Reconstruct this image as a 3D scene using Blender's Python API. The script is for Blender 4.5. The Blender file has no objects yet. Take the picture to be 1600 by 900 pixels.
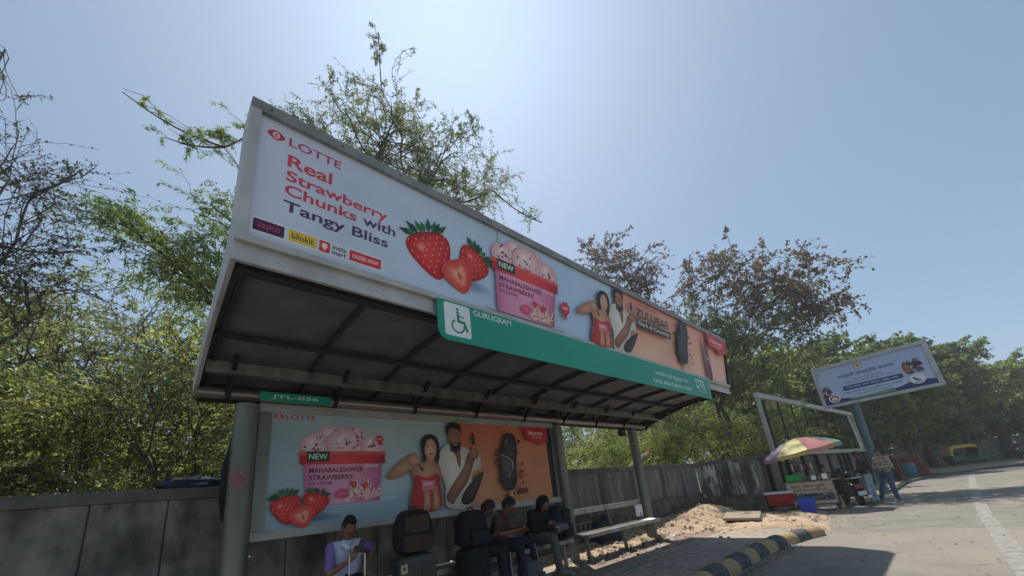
import bpy, math, random
import numpy as np
from mathutils import Vector, Matrix, Quaternion
R_ = math.radians
sc = bpy.context.scene
col = sc.collection

# ------------------------------------------------------------------ camera, sky, sun, exposure
CR = [[0.73827, -0.11561, -0.66452], [-0.66622, -0.27894, -0.69163], [-0.10540, 0.95332, -0.28295]]
cam = bpy.data.cameras.new('camera'); camo = bpy.data.objects.new('camera', cam); col.objects.link(camo)
camo.matrix_world = Matrix.Translation((0, 0, 1.48)) @ Matrix(CR).to_4x4()
cam.sensor_width = 36; cam.lens = 604 / 1600 * 36; cam.shift_y = 150 / 1600
cam.clip_start = .05; cam.clip_end = 2000
sc.camera = camo
SUNV = Vector((1.57, 1.98, 4.83)).normalized()      # towards the sun
w = bpy.data.worlds.new('World'); sc.world = w; w.use_nodes = True
nt = w.node_tree; bg = nt.nodes['Background']
sky = nt.nodes.new('ShaderNodeTexSky'); sky.sky_type = 'NISHITA'; sky.sun_disc = False
sky.sun_elevation = math.asin(SUNV.z); sky.sun_rotation = math.atan2(SUNV.x, SUNV.y)
sky.air_density = 1.0; sky.dust_density = 1.6; sky.ozone_density = 1.3; sky.altitude = 100
v1_ = nt.nodes.new('ShaderNodeVectorMath'); v1_.operation = 'MULTIPLY_ADD'; v1_.inputs[1].default_value = (.23, .18, .07); v1_.inputs[2].default_value = (1, 1, 1)
v2_ = nt.nodes.new('ShaderNodeVectorMath'); v2_.operation = 'DIVIDE'
nt.links.new(sky.outputs[0], v1_.inputs[0]); nt.links.new(sky.outputs[0], v2_.inputs[0]); nt.links.new(v1_.outputs[0], v2_.inputs[1])   # hazy air: the glare round the sun levels off
v3_ = nt.nodes.new('ShaderNodeVectorMath'); v3_.operation = 'MULTIPLY'; v3_.inputs[1].default_value = (.81, .88, .70); nt.links.new(v2_.outputs[0], v3_.inputs[0])
nt.links.new(v3_.outputs[0], bg.inputs[0]); bg.inputs[1].default_value = .15
sl = bpy.data.lights.new('sun', 'SUN'); so = bpy.data.objects.new('sun', sl); col.objects.link(so)
sl.energy = 3.4; sl.angle = R_(.6); sl.color = (1, .93, .84)
so.rotation_euler = SUNV.to_track_quat('Z', 'Y').to_euler(); so.location = (0, 0, 30)
vs = sc.view_settings; vs.view_transform = 'Standard'; vs.look = 'None'; vs.exposure = .7; vs.gamma = 1; vs.use_curve_mapping = False
sc.cycles.max_bounces = 6; sc.cycles.diffuse_bounces = 3; sc.cycles.transparent_max_bounces = 8; sc.cycles.caustics_reflective = False; sc.cycles.caustics_refractive = False

# ------------------------------------------------------------------ materials
def lin(c):
    return tuple(((v / 255) / 12.92 if v <= 10.3 else ((v / 255 + .055) / 1.055) ** 2.4) for v in c[:3])
def mat(name, c1, c2=None, scale=4, rough=.8, metal=0, bump=0, bscale=None, detail=6, lo=.35, hi=.65, stretch=None, c3=None, s3=.7, spec=.4, coat=0):
    m = bpy.data.materials.new(name); m.use_nodes = True; n = m.node_tree.nodes; L = m.node_tree.links; b = n['Principled BSDF']
    b.inputs['Roughness'].default_value = rough; b.inputs['Metallic'].default_value = metal
    b.inputs['Specular IOR Level'].default_value = spec; b.inputs['Coat Weight'].default_value = coat
    b.inputs['Base Color'].default_value = (*c1, 1)
    tc = n.new('ShaderNodeTexCoord'); vec = tc.outputs['Object']
    if stretch:
        mp = n.new('ShaderNodeMapping'); mp.inputs['Scale'].default_value = stretch; L.new(vec, mp.inputs[0]); vec = mp.outputs[0]
    if c2:
        t = n.new('ShaderNodeTexNoise'); t.inputs['Scale'].default_value = scale; t.inputs['Detail'].default_value = detail; L.new(vec, t.inputs['Vector'])
        r = n.new('ShaderNodeValToRGB'); r.color_ramp.elements[0].position = lo; r.color_ramp.elements[1].position = hi
        r.color_ramp.elements[0].color = (*c1, 1); r.color_ramp.elements[1].color = (*c2, 1)
        L.new(t.outputs['Fac'], r.inputs[0]); out = r.outputs[0]
        if c3:
            t2 = n.new('ShaderNodeTexNoise'); t2.inputs['Scale'].default_value = s3; t2.inputs['Detail'].default_value = 5; L.new(vec, t2.inputs['Vector'])
            r2 = n.new('ShaderNodeValToRGB'); r2.color_ramp.elements[0].position = .48; r2.color_ramp.elements[1].position = .66
            r2.color_ramp.elements[0].color = (0, 0, 0, 1); L.new(t2.outputs['Fac'], r2.inputs[0])
            mx = n.new('ShaderNodeMix'); mx.data_type = 'RGBA'; L.new(r2.outputs[0], mx.inputs['Factor']); L.new(out, mx.inputs[6]); mx.inputs[7].default_value = (*c3, 1); out = mx.outputs[2]
        L.new(out, b.inputs['Base Color'])
    if bump:
        t = n.new('ShaderNodeTexNoise'); t.inputs['Scale'].default_value = bscale or scale * 4; t.inputs['Detail'].default_value = 5; L.new(vec, t.inputs['Vector'])
        bp = n.new('ShaderNodeBump'); bp.inputs['Strength'].default_value = bump; bp.inputs['Distance'].default_value = .02; L.new(t.outputs['Fac'], bp.inputs['Height']); L.new(bp.outputs[0], b.inputs['Normal'])
    return m
def leafmat(name, ca, cb, trans=.45):
    m = bpy.data.materials.new(name); m.use_nodes = True; n = m.node_tree.nodes; L = m.node_tree.links
    n.remove(n['Principled BSDF']); o = n['Material Output']
    at = n.new('ShaderNodeAttribute'); at.attribute_name = 'rnd'
    r = n.new('ShaderNodeValToRGB'); e = r.color_ramp.elements; e[0].color = (*ca, 1); e[1].color = (*cb, 1); L.new(at.outputs['Fac'], r.inputs[0])
    d = n.new('ShaderNodeBsdfDiffuse'); t = n.new('ShaderNodeBsdfTranslucent'); g = n.new('ShaderNodeBsdfGlossy'); g.inputs['Roughness'].default_value = .5
    mx = n.new('ShaderNodeMixShader'); mx.inputs[0].default_value = trans; L.new(d.outputs[0], mx.inputs[1]); L.new(t.outputs[0], mx.inputs[2])
    m2 = n.new('ShaderNodeMixShader'); m2.inputs[0].default_value = .04; L.new(mx.outputs[0], m2.inputs[1]); L.new(g.outputs[0], m2.inputs[2])
    L.new(r.outputs[0], d.inputs[0]); L.new(r.outputs[0], t.inputs[0]); L.new(m2.outputs[0], o.inputs[0]); return m
def colmat(name, rough=.45, spec=.35, fine=0):
    m = bpy.data.materials.new(name); m.use_nodes = True; n = m.node_tree.nodes; L = m.node_tree.links; b = n['Principled BSDF']
    a = n.new('ShaderNodeAttribute'); a.attribute_name = 'Col'
    out = a.outputs['Color']
    tc = n.new('ShaderNodeTexCoord'); t = n.new('ShaderNodeTexNoise'); t.inputs['Scale'].default_value = 1.3; t.inputs['Detail'].default_value = 6; L.new(tc.outputs['Object'], t.inputs[0])
    r = n.new('ShaderNodeMapRange'); r.inputs[1].default_value = .3; r.inputs[2].default_value = .7; r.inputs[3].default_value = .86; r.inputs[4].default_value = 1.03; L.new(t.outputs[0], r.inputs[0])
    mx = n.new('ShaderNodeMix'); mx.data_type = 'RGBA'; mx.blend_type = 'MULTIPLY'; mx.inputs['Factor'].default_value = 1; L.new(out, mx.inputs[6]); L.new(r.outputs[0], mx.inputs[7])
    L.new(mx.outputs[2], b.inputs['Base Color']); b.inputs['Roughness'].default_value = rough; b.inputs['Specular IOR Level'].default_value = spec; return m

M = {}
M['steel'] = mat('brushed_steel', (.36, .35, .33), (.22, .215, .2), 6, .38, .75, stretch=(1, 1, .25))
M['paint_grey'] = mat('grey_painted_steel', (.52, .525, .525), (.4, .405, .4), 3, .5, .1, bump=.05)
M['post'] = mat('dull_green_grey_post', (.27, .27, .235), (.19, .19, .165), 5, .42, .35, stretch=(1, 1, .2), c3=(.15, .15, .13), s3=2)
M['edge'] = mat('dull_aluminium_edge', (.3, .3, .28), (.2, .2, .185), 4, .45, .3)
M['frame'] = mat('beige_grey_frame', (.42, .42, .38), (.33, .33, .3), 3, .45, .2)
M['soffitrib'] = mat('dark_rib', (.05, .05, .055), (.035, .035, .04), 3, .6, .2)
M['soffit'] = mat('dull_grey_soffit', (.2, .2, .212), (.14, .14, .15), 2.5, .6, .2, bump=.1)
M['darkmetal'] = mat('dark_metal', (.03, .031, .034), (.02, .02, .022), 5, .55, .3)
M['tube'] = mat('tube_steel', (.33, .28, .26), (.24, .2, .185), 5, .32, .6, stretch=(.3, 1, 1))
M['green'] = mat('sign_green', (.008, .33, .215), (.01, .29, .19), 1.2, .42)
M['white'] = mat('white_paint', (.78, .79, .8), (.7, .71, .72), 3, .5)
M['concrete'] = mat('weathered_concrete', (.27, .25, .22), (.1, .094, .085), 3.4, .95, 0, 1, 18, detail=10, lo=.38, hi=.62, stretch=(1, 1, .55), c3=(.06, .058, .052), s3=1.5)
M['concrete_v'] = mat('streaked_concrete', (.24, .225, .2), (.12, .115, .105), 2.4, .9, 0, .5, 22, stretch=(2.6, 2.6, .35), c3=(.07, .07, .066), s3=1.1)
M['whitewash'] = mat('peeling_whitewash', (.1, .098, .09), (.5, .5, .48), 3.2, .9, 0, .5, 22, stretch=(2.4, 2.4, .5), lo=.46, hi=.58, c3=(.06, .058, .052), s3=.8)
M['coping'] = mat('coping_concrete', (.16, .15, .13), (.09, .086, .078), 3, .9, 0, .5, 30)
M['plinth'] = mat('rough_plinth', (.16, .135, .105), (.07, .06, .048), 5, .95, 0, 1, 12)
M['asphalt'] = mat('dusty_asphalt', (.175, .162, .14), (.235, .216, .183), 1.6, .93, 0, .35, 90, detail=9, c3=(.27, .24, .2), s3=.16)
M['line'] = mat('worn_line_paint', (.2, .185, .165), (.32, .305, .275), 9, .85, 0, .2, 60, lo=.36, hi=.62)
M['pave'] = mat('dusty_paving', (.22, .195, .17), (.38, .34, .29), 7, .93, 0, 1, 28, detail=9, c3=(.42, .33, .24), s3=.6)
M['dirt'] = mat('sandy_dirt', (.38, .27, .175), (.52, .39, .26), 5, .97, 0, 1, 25, detail=10, c3=(.3, .22, .15), s3=1.4)
M['ground'] = mat('dry_grass_soil', (.34, .29, .16), (.22, .2, .1), .8, .97, 0, .6, 6)
M['kyel'] = mat('kerb_yellow', (.46, .31, .13), (.3, .23, .145), 9, .9, 0, 1, 30)
M['kblk'] = mat('kerb_black', (.05, .056, .062), (.11, .115, .12), 9, .9, 0, 1, 30)
M['stone'] = mat('stone_slab', (.36, .29, .21), (.26, .21, .15), 6, .9, 0, .5, 30)
M['bark'] = mat('bark', (.06, .046, .034), (.1, .08, .06), 8, .95)
M['bark2'] = mat('grey_bark', (.1, .085, .068), (.055, .045, .036), 8, .95)
M['leaf_tall'] = leafmat('leaf_olive', (.14, .18, .06), (.33, .37, .13), .55)
M['leaf_green'] = leafmat('leaf_green', (.13, .21, .04), (.33, .43, .1), .6)
M['leaf_yel'] = leafmat('leaf_yellow_green', (.19, .23, .04), (.46, .48, .12), .6)
M['leaf_dark'] = leafmat('leaf_dark', (.07, .12, .03), (.2, .28, .08), .5)
M['leaf_brown'] = leafmat('leaf_brown', (.12, .085, .05), (.27, .2, .11), .4)
M['leaf_rust'] = leafmat('leaf_rust', (.11, .08, .05), (.26, .18, .12), .4)
M['leaf_thorn'] = leafmat('leaf_thorn', (.05, .06, .03), (.13, .14, .07), .4)
M['blackcloth'] = mat('black_cloth', (.012, .012, .014), (.02, .02, .022), 9, .9, 0, .3, 60)
M['skin'] = None
M['art'] = colmat('print')
M['paintcol'] = colmat('coloured_surface', .6)
M['rubber'] = mat('rubber', (.015, .015, .015), None, rough=.8)
M['chrome'] = mat('chrome', (.6, .6, .6), None, rough=.2, metal=1)
M['paper'] = mat('white_paper', (.7, .7, .7), (.6, .6, .6), 9, .8)
M['brick'] = mat('brick_red', (.27, .085, .045), (.16, .06, .035), 9, .9, 0, .5, 30)
M['wood'] = mat('old_wood', (.26, .19, .12), (.14, .1, .065), 6, .9, 0, .6, 30, stretch=(.3, 3, 3))
M['glass'] = mat('dark_glass', (.03, .035, .04), None, rough=.1)

# ------------------------------------------------------------------ helpers
def tag(o, label=None, cat=None, group=None, kind=None):
    if label: o['label'] = label
    if cat: o['category'] = cat
    if group: o['group'] = group
    if kind: o['kind'] = kind
    return o
def empty(name, loc=(0, 0, 0), rz=0, label=None, cat=None, group=None):
    o = bpy.data.objects.new(name, None); col.objects.link(o); o.location = loc; o.rotation_euler = (0, 0, rz); o.empty_display_size = .2
    return tag(o, label, cat, group)
def link(name, me, mats, parent=None, smooth=False):
    o = bpy.data.objects.new(name, me); col.objects.link(o)
    if not isinstance(mats, (list, tuple)): mats = [mats]
    if not me.materials:
        for m in mats: me.materials.append(m)
    if parent is not None: o.parent = parent
    if smooth:
        me.polygons.foreach_set('use_smooth', [True] * len(me.polygons))
    return o
class MB:
    def __init__(s): s.v = []; s.f = []; s.m = []; s.cm = 0; s.c = []; s.cc = (.5, .5, .5)
    def add(s, vs_, fs, M4=None):
        o = len(s.v)
        for p in vs_:
            p = Vector(p); s.v.append(tuple(M4 @ p if M4 else p))
        for f in fs: s.f.append([o + i for i in f]); s.m.append(s.cm); s.c.append(s.cc)
        return s
    def box(s, a, b, M4=None):
        (x0, y0, z0), (x1, y1, z1) = a, b
        v = [(x0, y0, z0), (x1, y0, z0), (x1, y1, z0), (x0, y1, z0), (x0, y0, z1), (x1, y0, z1), (x1, y1, z1), (x0, y1, z1)]
        return s.add(v, [(0, 3, 2, 1), (4, 5, 6, 7), (0, 1, 5, 4), (1, 2, 6, 5), (2, 3, 7, 6), (3, 0, 4, 7)], M4)
    def bar(s, a, b, w_, h_, up=(0, 0, 1)):
        a = Vector(a); b = Vector(b); d = (b - a); L = d.length; d.normalize(); u = Vector(up)
        x = d.cross(u)
        if x.length < 1e-4: x = d.cross(Vector((1, 0, 0)))
        x.normalize(); u = x.cross(d)
        v = []
        for p in (a, b):
            for sx, su in ((-1, -1), (1, -1), (1, 1), (-1, 1)): v.append(p + x * sx * w_ / 2 + u * su * h_ / 2)
        return s.add(v, [(0, 1, 2, 3), (7, 6, 5, 4), (0, 4, 5, 1), (1, 5, 6, 2), (2, 6, 7, 3), (3, 7, 4, 0)])
    def tube(s, pts, r, n=10, cap=True):
        pts = [Vector(p) for p in pts]; rs = r if isinstance(r, (list, tuple)) else [r] * len(pts); v = []; f = []
        ref = None
        for i, p in enumerate(pts):
            d = (pts[min(i + 1, len(pts) - 1)] - pts[max(i - 1, 0)]).normalized()
            if ref is None: ref = d.orthogonal().normalized()
            ref = (ref - d * ref.dot(d)).normalized(); y = d.cross(ref)
            for k in range(n):
                a = 2 * math.pi * k / n; v.append(p + (ref * math.cos(a) + y * math.sin(a)) * rs[i])
        for i in range(len(pts) - 1):
            for k in range(n): f.append((i * n + k, i * n + (k + 1) % n, (i + 1) * n + (k + 1) % n, (i + 1) * n + k))
        if cap: f.append(tuple(range(n))[::-1]); f.append(tuple((len(pts) - 1) * n + k for k in range(n)))
        return s.add(v, f)
    def lathe(s, prof, n=20, M4=None):
        v = []; f = []
        for r, z in prof:
            for k in range(n): a = 2 * math.pi * k / n; v.append((r * math.cos(a), r * math.sin(a), z))
        for i in range(len(prof) - 1):
            for k in range(n): f.append((i * n + k, i * n + (k + 1) % n, (i + 1) * n + (k + 1) % n, (i + 1) * n + k))
        f.append(tuple(range(n))[::-1]); f.append(tuple((len(prof) - 1) * n + k for k in range(n)))
        return s.add(v, f, M4)
    def prism(s, poly, a, ax=0, M4=None):
        # poly in the other two axes, extruded from a[0] to a[1] along ax
        n = len(poly); v = []
        for t in a:
            for p in poly:
                q = [p[0], p[1]]; q.insert(ax, t); v.append(q)
        f = [tuple(range(n))[::-1], tuple(range(n, 2 * n))] + [(i, (i + 1) % n, n + (i + 1) % n, n + i) for i in range(n)]
        return s.add(v, f, M4)
    def build(s, name, mats, parent=None, bevel=0, smooth=False, colattr=False):
        me = bpy.data.meshes.new(name); me.from_pydata(s.v, [], s.f); me.polygons.foreach_set('material_index', s.m)
        if not isinstance(mats, (list, tuple)): mats = [mats]
        for m in mats: me.materials.append(m)
        if colattr:
            a = me.color_attributes.new('Col', 'FLOAT_COLOR', 'CORNER'); d = []
            for p, c in zip(me.polygons, s.c): d += [*c, 1] * p.loop_total
            a.data.foreach_set('color', d)
        import bmesh
        bm = bmesh.new(); bm.from_mesh(me); bmesh.ops.recalc_face_normals(bm, faces=bm.faces)
        if bevel: bmesh.ops.bevel(bm, geom=bm.edges[:] , offset=bevel, segments=2, profile=.6, affect='EDGES', clamp_overlap=True)
        bm.to_mesh(me); bm.free()
        o = link(name, me, mats, parent)
        if smooth:
            me.polygons.foreach_set('use_smooth', [True] * len(me.polygons)); 
            try: me.set_sharp_from_angle(angle=R_(40))
            except Exception: pass
        return o
def evalmesh(o):
    bpy.context.view_layer.update(); dg = bpy.context.evaluated_depsgraph_get()
    me = bpy.data.meshes.new_from_object(o.evaluated_get(dg)); d = o.data; bpy.data.objects.remove(o)
    return me
_tc = {}
def textgeo(body, off=0):
    k = (body, off)
    if k in _tc: return _tc[k]
    cu = bpy.data.curves.new('t', 'FONT'); cu.body = body; cu.offset = off; cu.resolution_u = 4
    o = bpy.data.objects.new('t', cu); col.objects.link(o); me = evalmesh(o)
    v = np.array([p.co[:] for p in me.vertices]); f = [tuple(p.vertices) for p in me.polygons]
    bpy.data.meshes.remove(me); bpy.data.curves.remove(cu)
    v[:, :2] -= v[:, :2].min(0); _tc[k] = (v, f); return _tc[k]
def cat_rom(p, n=6, closed=True):
    out = []; m = len(p)
    for i in range(m if closed else m - 1):
        a, b, c, d = [np.array(p[(i + k) % m] if closed else p[min(max(i + k, 0), m - 1)], float) for k in (-1, 0, 1, 2)]
        for t in np.linspace(0, 1, n, endpoint=False):
            out.append(tuple(.5 * (2 * b + (c - a) * t + (2 * a - 5 * b + 4 * c - d) * t * t + (3 * b - a - 3 * c + d) * t ** 3)))
    return out
class Art:
    """flat print: coloured shapes laid one a hair above the other on a real panel"""
    def __init__(s, O, U, V, step=.00015):
        s.O = Vector(O); s.U = Vector(U).normalized(); s.V = Vector(V).normalized(); s.N = s.U.cross(s.V); s.v = []; s.f = []; s.c = []; s.k = 0; s.step = step; s.T = None
    def P(s, u, v): 
        if s.T: u, v = s.T(u, v)
        return tuple(s.O + s.U * u + s.V * v + s.N * (s.k * s.step))
    def raw(s, pts, faces, cols):
        s.k += 1; o = len(s.v); s.v += [s.P(*p) for p in pts]
        for f in faces: s.f.append([o + i for i in f]); s.c.append([lin(cols[i]) for i in f])
    def poly(s, pts, c): s.raw(pts, [range(len(pts))], [c] * len(pts))
    def blob(s, pts, c, n=5): s.poly(cat_rom(pts, n), c)
    def rect(s, a, b, c, e, col_, r=0):
        if r:
            pts = []
            for cx, cy, t in ((c - r, b + r, -90), (c - r, e - r, 0), (a + r, e - r, 90), (a + r, b + r, 180)):
                for k in range(5): q = R_(t + k * 22.5); pts.append((cx + r * math.cos(q), cy + r * math.sin(q)))
            s.poly(pts, col_)
        else: s.poly([(a, b), (c, b), (c, e), (a, e)], col_)
    def grad(s, a, b, c, e, cs): s.raw([(a, b), (c, b), (c, e), (a, e)], [range(4)], cs)
    def vgrad(s, a, b, c, e, stops):   # stops across u
        n = len(stops); pts = []; cs = []
        for t, cc in stops: pts += [(a + (c - a) * t, b), (a + (c - a) * t, e)]; cs += [cc, cc]
        s.raw(pts, [(2 * i, 2 * i + 2, 2 * i + 3, 2 * i + 1) for i in range(n - 1)], cs)
    def shape(s, pts, c0, c1, ctr=None, n=5, rings=4):   # smooth outline, c0 at the centre to c1 at the rim
        o = np.array(cat_rom(pts, n)); ct = np.array(ctr) if ctr is not None else o.mean(0); m = len(o); P_ = [tuple(ct)]; cs = [c0]; F_ = []
        for r in range(1, rings + 1):
            t = r / rings; P_ += [tuple(ct + (q - ct) * t) for q in o]; cs += [tuple(np.array(c0) * (1 - t ** 1.6) + np.array(c1) * t ** 1.6)] * m
            for i in range(m):
                j = (i + 1) % m
                if r == 1: F_.append((0, 1 + i, 1 + j))
                else: F_.append((1 + (r - 2) * m + i, 1 + (r - 1) * m + i, 1 + (r - 1) * m + j, 1 + (r - 2) * m + j))
        s.raw(P_, F_, cs)
    def ell(s, cx, cy, rx, ry, c0, c1=None, rot=0, n=20):
        ca, sa = math.cos(R_(rot)), math.sin(R_(rot)); p = []
        for k in range(n): a = 2 * math.pi * k / n; x, y = rx * math.cos(a), ry * math.sin(a); p.append((cx + x * ca - y * sa, cy + x * sa + y * ca))
        if c1 is None: s.poly(p, c0)
        else: s.shape(p, c0, c1, (cx - rx * .25, cy + ry * .25), 1)
    def text(s, body, u, v, h, c, width=None, off=.012, maxh=None):
        g, f = textgeo(body, off); H_ = g[:, 1].max() if maxh is None else maxh; W_ = g[:, 0].max()
        k = h / H_; kx = (width / W_) if width else k
        s.raw([(u + p[0] * kx, v + p[1] * k) for p in g], f, [c] * len(g))
    def build(s, name, parent, m=None):
        me = bpy.data.meshes.new(name); me.from_pydata(s.v, [], s.f); a = me.color_attributes.new('Col', 'FLOAT_COLOR', 'CORNER')
        d = []
        for f in s.c:
            for c in f: d += [*c, 1]
        a.data.foreach_set('color', d); return link(name, me, m or M['art'], parent)

def add_quads(name, V, Q, m, parent, rnd=None, smooth=False):
    me = bpy.data.meshes.new(name); k = Q.shape[1]
    me.vertices.add(len(V)); me.vertices.foreach_set('co', V.astype(np.float32).ravel())
    me.loops.add(Q.size); me.loops.foreach_set('vertex_index', Q.astype(np.int32).ravel())
    me.polygons.add(len(Q)); me.polygons.foreach_set('loop_start', np.arange(0, Q.size, k, dtype=np.int32)); me.polygons.foreach_set('loop_total', np.full(len(Q), k, dtype=np.int32))
    me.update(calc_edges=True)
    if rnd is not None:
        a = me.attributes.new('rnd', 'FLOAT', 'FACE'); a.data.foreach_set('value', rnd.astype(np.float32))
    return link(name, me, m, parent, smooth)

# ------------------------------------------------------------------ the setting
def sheet(name, pts, z, m, kind='structure'):
    b = MB(); b.add([(x, y, z) for x, y in pts], [tuple(range(len(pts)))]); o = b.build(name, m); return tag(o, kind=kind)
b = MB(); b.add([(-160, -200, -.03), (400, -200, -.03), (400, 200, -.03), (-160, 200, -.03)], [(0, 1, 2, 3)]); tag(b.build('ground', M['ground']), kind='structure')
edge = [(-60, 2.75), (10.9, 2.75), (13, 3.3), (15.5, 3.9), (18.5, 3.6), (21, 2.2), (23.5, 1.84), (28, 1.75), (31, 1.7), (34.5, .95), (38, -.1), (41, -1.6), (43.8, -3.9), (46, -8), (47.5, -16), (48, -60)]
sheet('road', edge + [(20, -60), (-60, -60)], 0, M['asphalt'])
ln = [(-8, -.3), (8, -.29), (14, -.26), (24.5, -.45), (34, -.75), (41, -1.25)]
sheet('road_marking', [(x, y - .11) for x, y in ln] + [(x, y + .11) for x, y in ln[::-1]], .004, M['line'])
# far side of the bend: kerb, verge, second carriageway
fe = edge[10:]
def offs(pts, d):
    out = []
    for i, p in enumerate(pts):
        a = np.array(pts[max(i - 1, 0)], float); c = np.array(pts[min(i + 1, len(pts) - 1)], float); t = c - a; t /= np.linalg.norm(t); out.append((p[0] - t[1] * d, p[1] + t[0] * d))
    return out
b = MB(); q0 = offs(edge[6:], .0); q1 = offs(edge[6:], .18)
for i in range(len(q0) - 1):
    b.add([(*q0[i], 0), (*q0[i + 1], 0), (*q1[i + 1], 0), (*q1[i], 0), (*q0[i], .13), (*q0[i + 1], .13), (*q1[i + 1], .13), (*q1[i], .13)], [(4, 5, 6, 7), (0, 1, 5, 4), (2, 3, 7, 6)])
tag(b.build('far_kerb', M['coping']), kind='structure')
v1 = offs(fe, .185); v2 = [(x + 9.5 + .35 * max(0, -y) * .2, y + 3.2) for x, y in fe]
sheet('far_verge', v1 + v2[::-1], .09, M['dirt'])
v3 = [(x + 7, y + 1.5) for x, y in v2]
sheet('far_road', v2 + v3[::-1], .05, M['asphalt'])

# pavement with joints
b = MB(); xs = np.arange(-9, 11.4, 1.2)
b.add([(-9, 2.84, .14), (9.2, 2.84, .14), (10.6, 2.7, .14), (11.4, 2.9, .14), (11.9, 3.6, .14), (12.2, 6.6, .14), (-9, 6.6, .14)], [(0, 1, 2, 3, 4, 5, 6)])
tag(b.build('pavement', M['pave']), kind='structure')
b = MB()
for y in (4.05, 5.1):
    x = -9
    while x < 11.2:
        b.add([(x, y - .009, .1425), (x + 1.15, y - .012, .1425), (x + 1.15, y + .012, .1425), (x, y + .009, .1425)], [(0, 1, 2, 3)]); x += 1.2
rr = random.Random(5)
for x in np.arange(-8, 11, 1.6):
    p = [(x, 2.95)]
    while p[-1][1] < 5: p.append((p[-1][0] + rr.uniform(-.08, .08), p[-1][1] + .35))
    for i in range(len(p) - 1): b.add([(p[i][0] - .008, p[i][1], .1425), (p[i][0] + .008, p[i][1], .1425), (p[i + 1][0] + .008, p[i + 1][1], .1425), (p[i + 1][0] - .008, p[i + 1][1], .1425)], [(0, 1, 2, 3)])
tag(b.build('pavement_joints', M['kblk']), kind='structure')
sheet('tile_band', [(-9, 4.3), (11.9, 4.3), (11.95, 5.2), (-9, 5.2)], .1445, mat('worn_terracotta', (.3, .2, .155), (.24, .18, .15), 3, .9, 0, .3, 50, c3=(.33, .28, .23), s3=1.2))
rr = random.Random(21); b = MB()
for k in range(26):
    x, y = rr.uniform(5, 24), rr.uniform(-3.5, 2.4); a = rr.uniform(0, 6.28); p = [(x, y)]
    for i in range(rr.randint(5, 14)): a += rr.uniform(-.6, .6); p.append((p[-1][0] + .16 * math.cos(a), p[-1][1] + .16 * math.sin(a)))
    for i in range(len(p) - 1):
        w2 = .006 * (1 - i / len(p)) + .002
        b.add([(p[i][0], p[i][1] - w2, .006), (p[i + 1][0], p[i + 1][1] - w2, .006), (p[i + 1][0], p[i + 1][1] + w2, .006), (p[i][0], p[i][1] + w2, .006)], [(0, 1, 2, 3)])
tag(b.build('road_cracks', M['kblk']), kind='structure')
# kerb blocks
kp = [(-8.4, 2.66), (8.6, 2.68), (9.6, 2.62), (10.5, 2.42), (11.35, 2.12)]
def along(pts, d):
    for i in range(len(pts) - 1):
        a = np.array(pts[i]); c = np.array(pts[i + 1]); L = np.linalg.norm(c - a)
        if d <= L or i == len(pts) - 2: return a + (c - a) * d / L, (c - a) / L
        d -= L
tot = sum(math.dist(kp[i], kp[i + 1]) for i in range(len(kp) - 1))
b = MB(); n = int(tot / .5)
prof = [(-.05, -.02), (-.045, .09), (-.01, .15), (.05, .195), (.12, .205), (.19, .19), (.24, .14), (.25, -.02)]
rr = random.Random(3)
for i in range(n):
    b.cm = i % 2; rings = []
    jz = rr.uniform(-.008, .008); jy = rr.uniform(-.01, .01)
    for d in (i * .5 + .004, i * .5 + .03, i * .5 + .25, i * .5 + .47, i * .5 + .496):
        p, t = along(kp, d); s_ = .985 if d in (i * .5 + .004, i * .5 + .496) else 1
        rings.append([(p[0] - t[1] * (q[0] + jy), p[1] + t[0] * (q[0] + jy), q[1] * s_ + jz + rr.uniform(-.004, .004)) for q in prof])
    v = sum(rings, []); m_ = len(prof); f = [(a * m_ + k, (a + 1) * m_ + k, (a + 1) * m_ + k + 1, a * m_ + k + 1) for a in range(4) for k in range(m_ - 1)]
    f += [tuple(range(m_)), tuple(range(4 * m_, 5 * m_))[::-1]]
    b.add(v, f)
tag(b.build('kerb', [M['kyel'], M['kblk']], smooth=True), kind='structure')
# dirt heaped along the wall and spilling over the end of the pavement
from mathutils import noise as nz
def hd(x, y):
    base = .11
    if x > 11: base = .15 - min(1, (x - 11) / 6) * .08
    g = max(0, (y - 4.85 - .25 * math.sin(x * .9)) / 1.7); h = base + .22 * g * min(1, max(0, (x - 5.6) / 2)) if x > 5 else base
    h += .33 * math.exp(-((x - 14.3) ** 2) / 2.4 - ((y - 5.9) ** 2) / .5) + .12 * math.exp(-((x - 12.3) ** 2) / 2 - ((y - 5.6) ** 2) / .3)
    if x > 11.0: h += .07 * math.exp(-((x - 13) ** 2) / 4 - ((y - 3.9) ** 2) / 1.5)
    lim = np.interp(x, [5, 10.8, 11.6, 14, 17.5, 19], [4.7, 3.2, 2.15, 2.5, 3.3, 4.4])
    h = h * min(1, max(0, (y - lim) / .5)) - (.03 if y < lim + .05 else 0)
    h += .045 * (nz.noise(Vector((x * 2.1, y * 2.1, 3))) ) + .018 * nz.noise(Vector((x * 8, y * 8, 1)))
    return h if x > 5 else h - .03
nx, ny = 230, 95; X_ = np.linspace(5, 19.5, nx); Y_ = np.linspace(2.0, 6.62, ny)
V = np.array([(x, y, hd(x, y)) for x in X_ for y in Y_]); Q = np.array([(i * ny + j, (i + 1) * ny + j, (i + 1) * ny + j + 1, i * ny + j + 1) for i in range(nx - 1) for j in range(ny - 1)])
tag(add_quads('dirt_verge', V, Q, M['dirt'], None, smooth=True), kind='structure')
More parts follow.
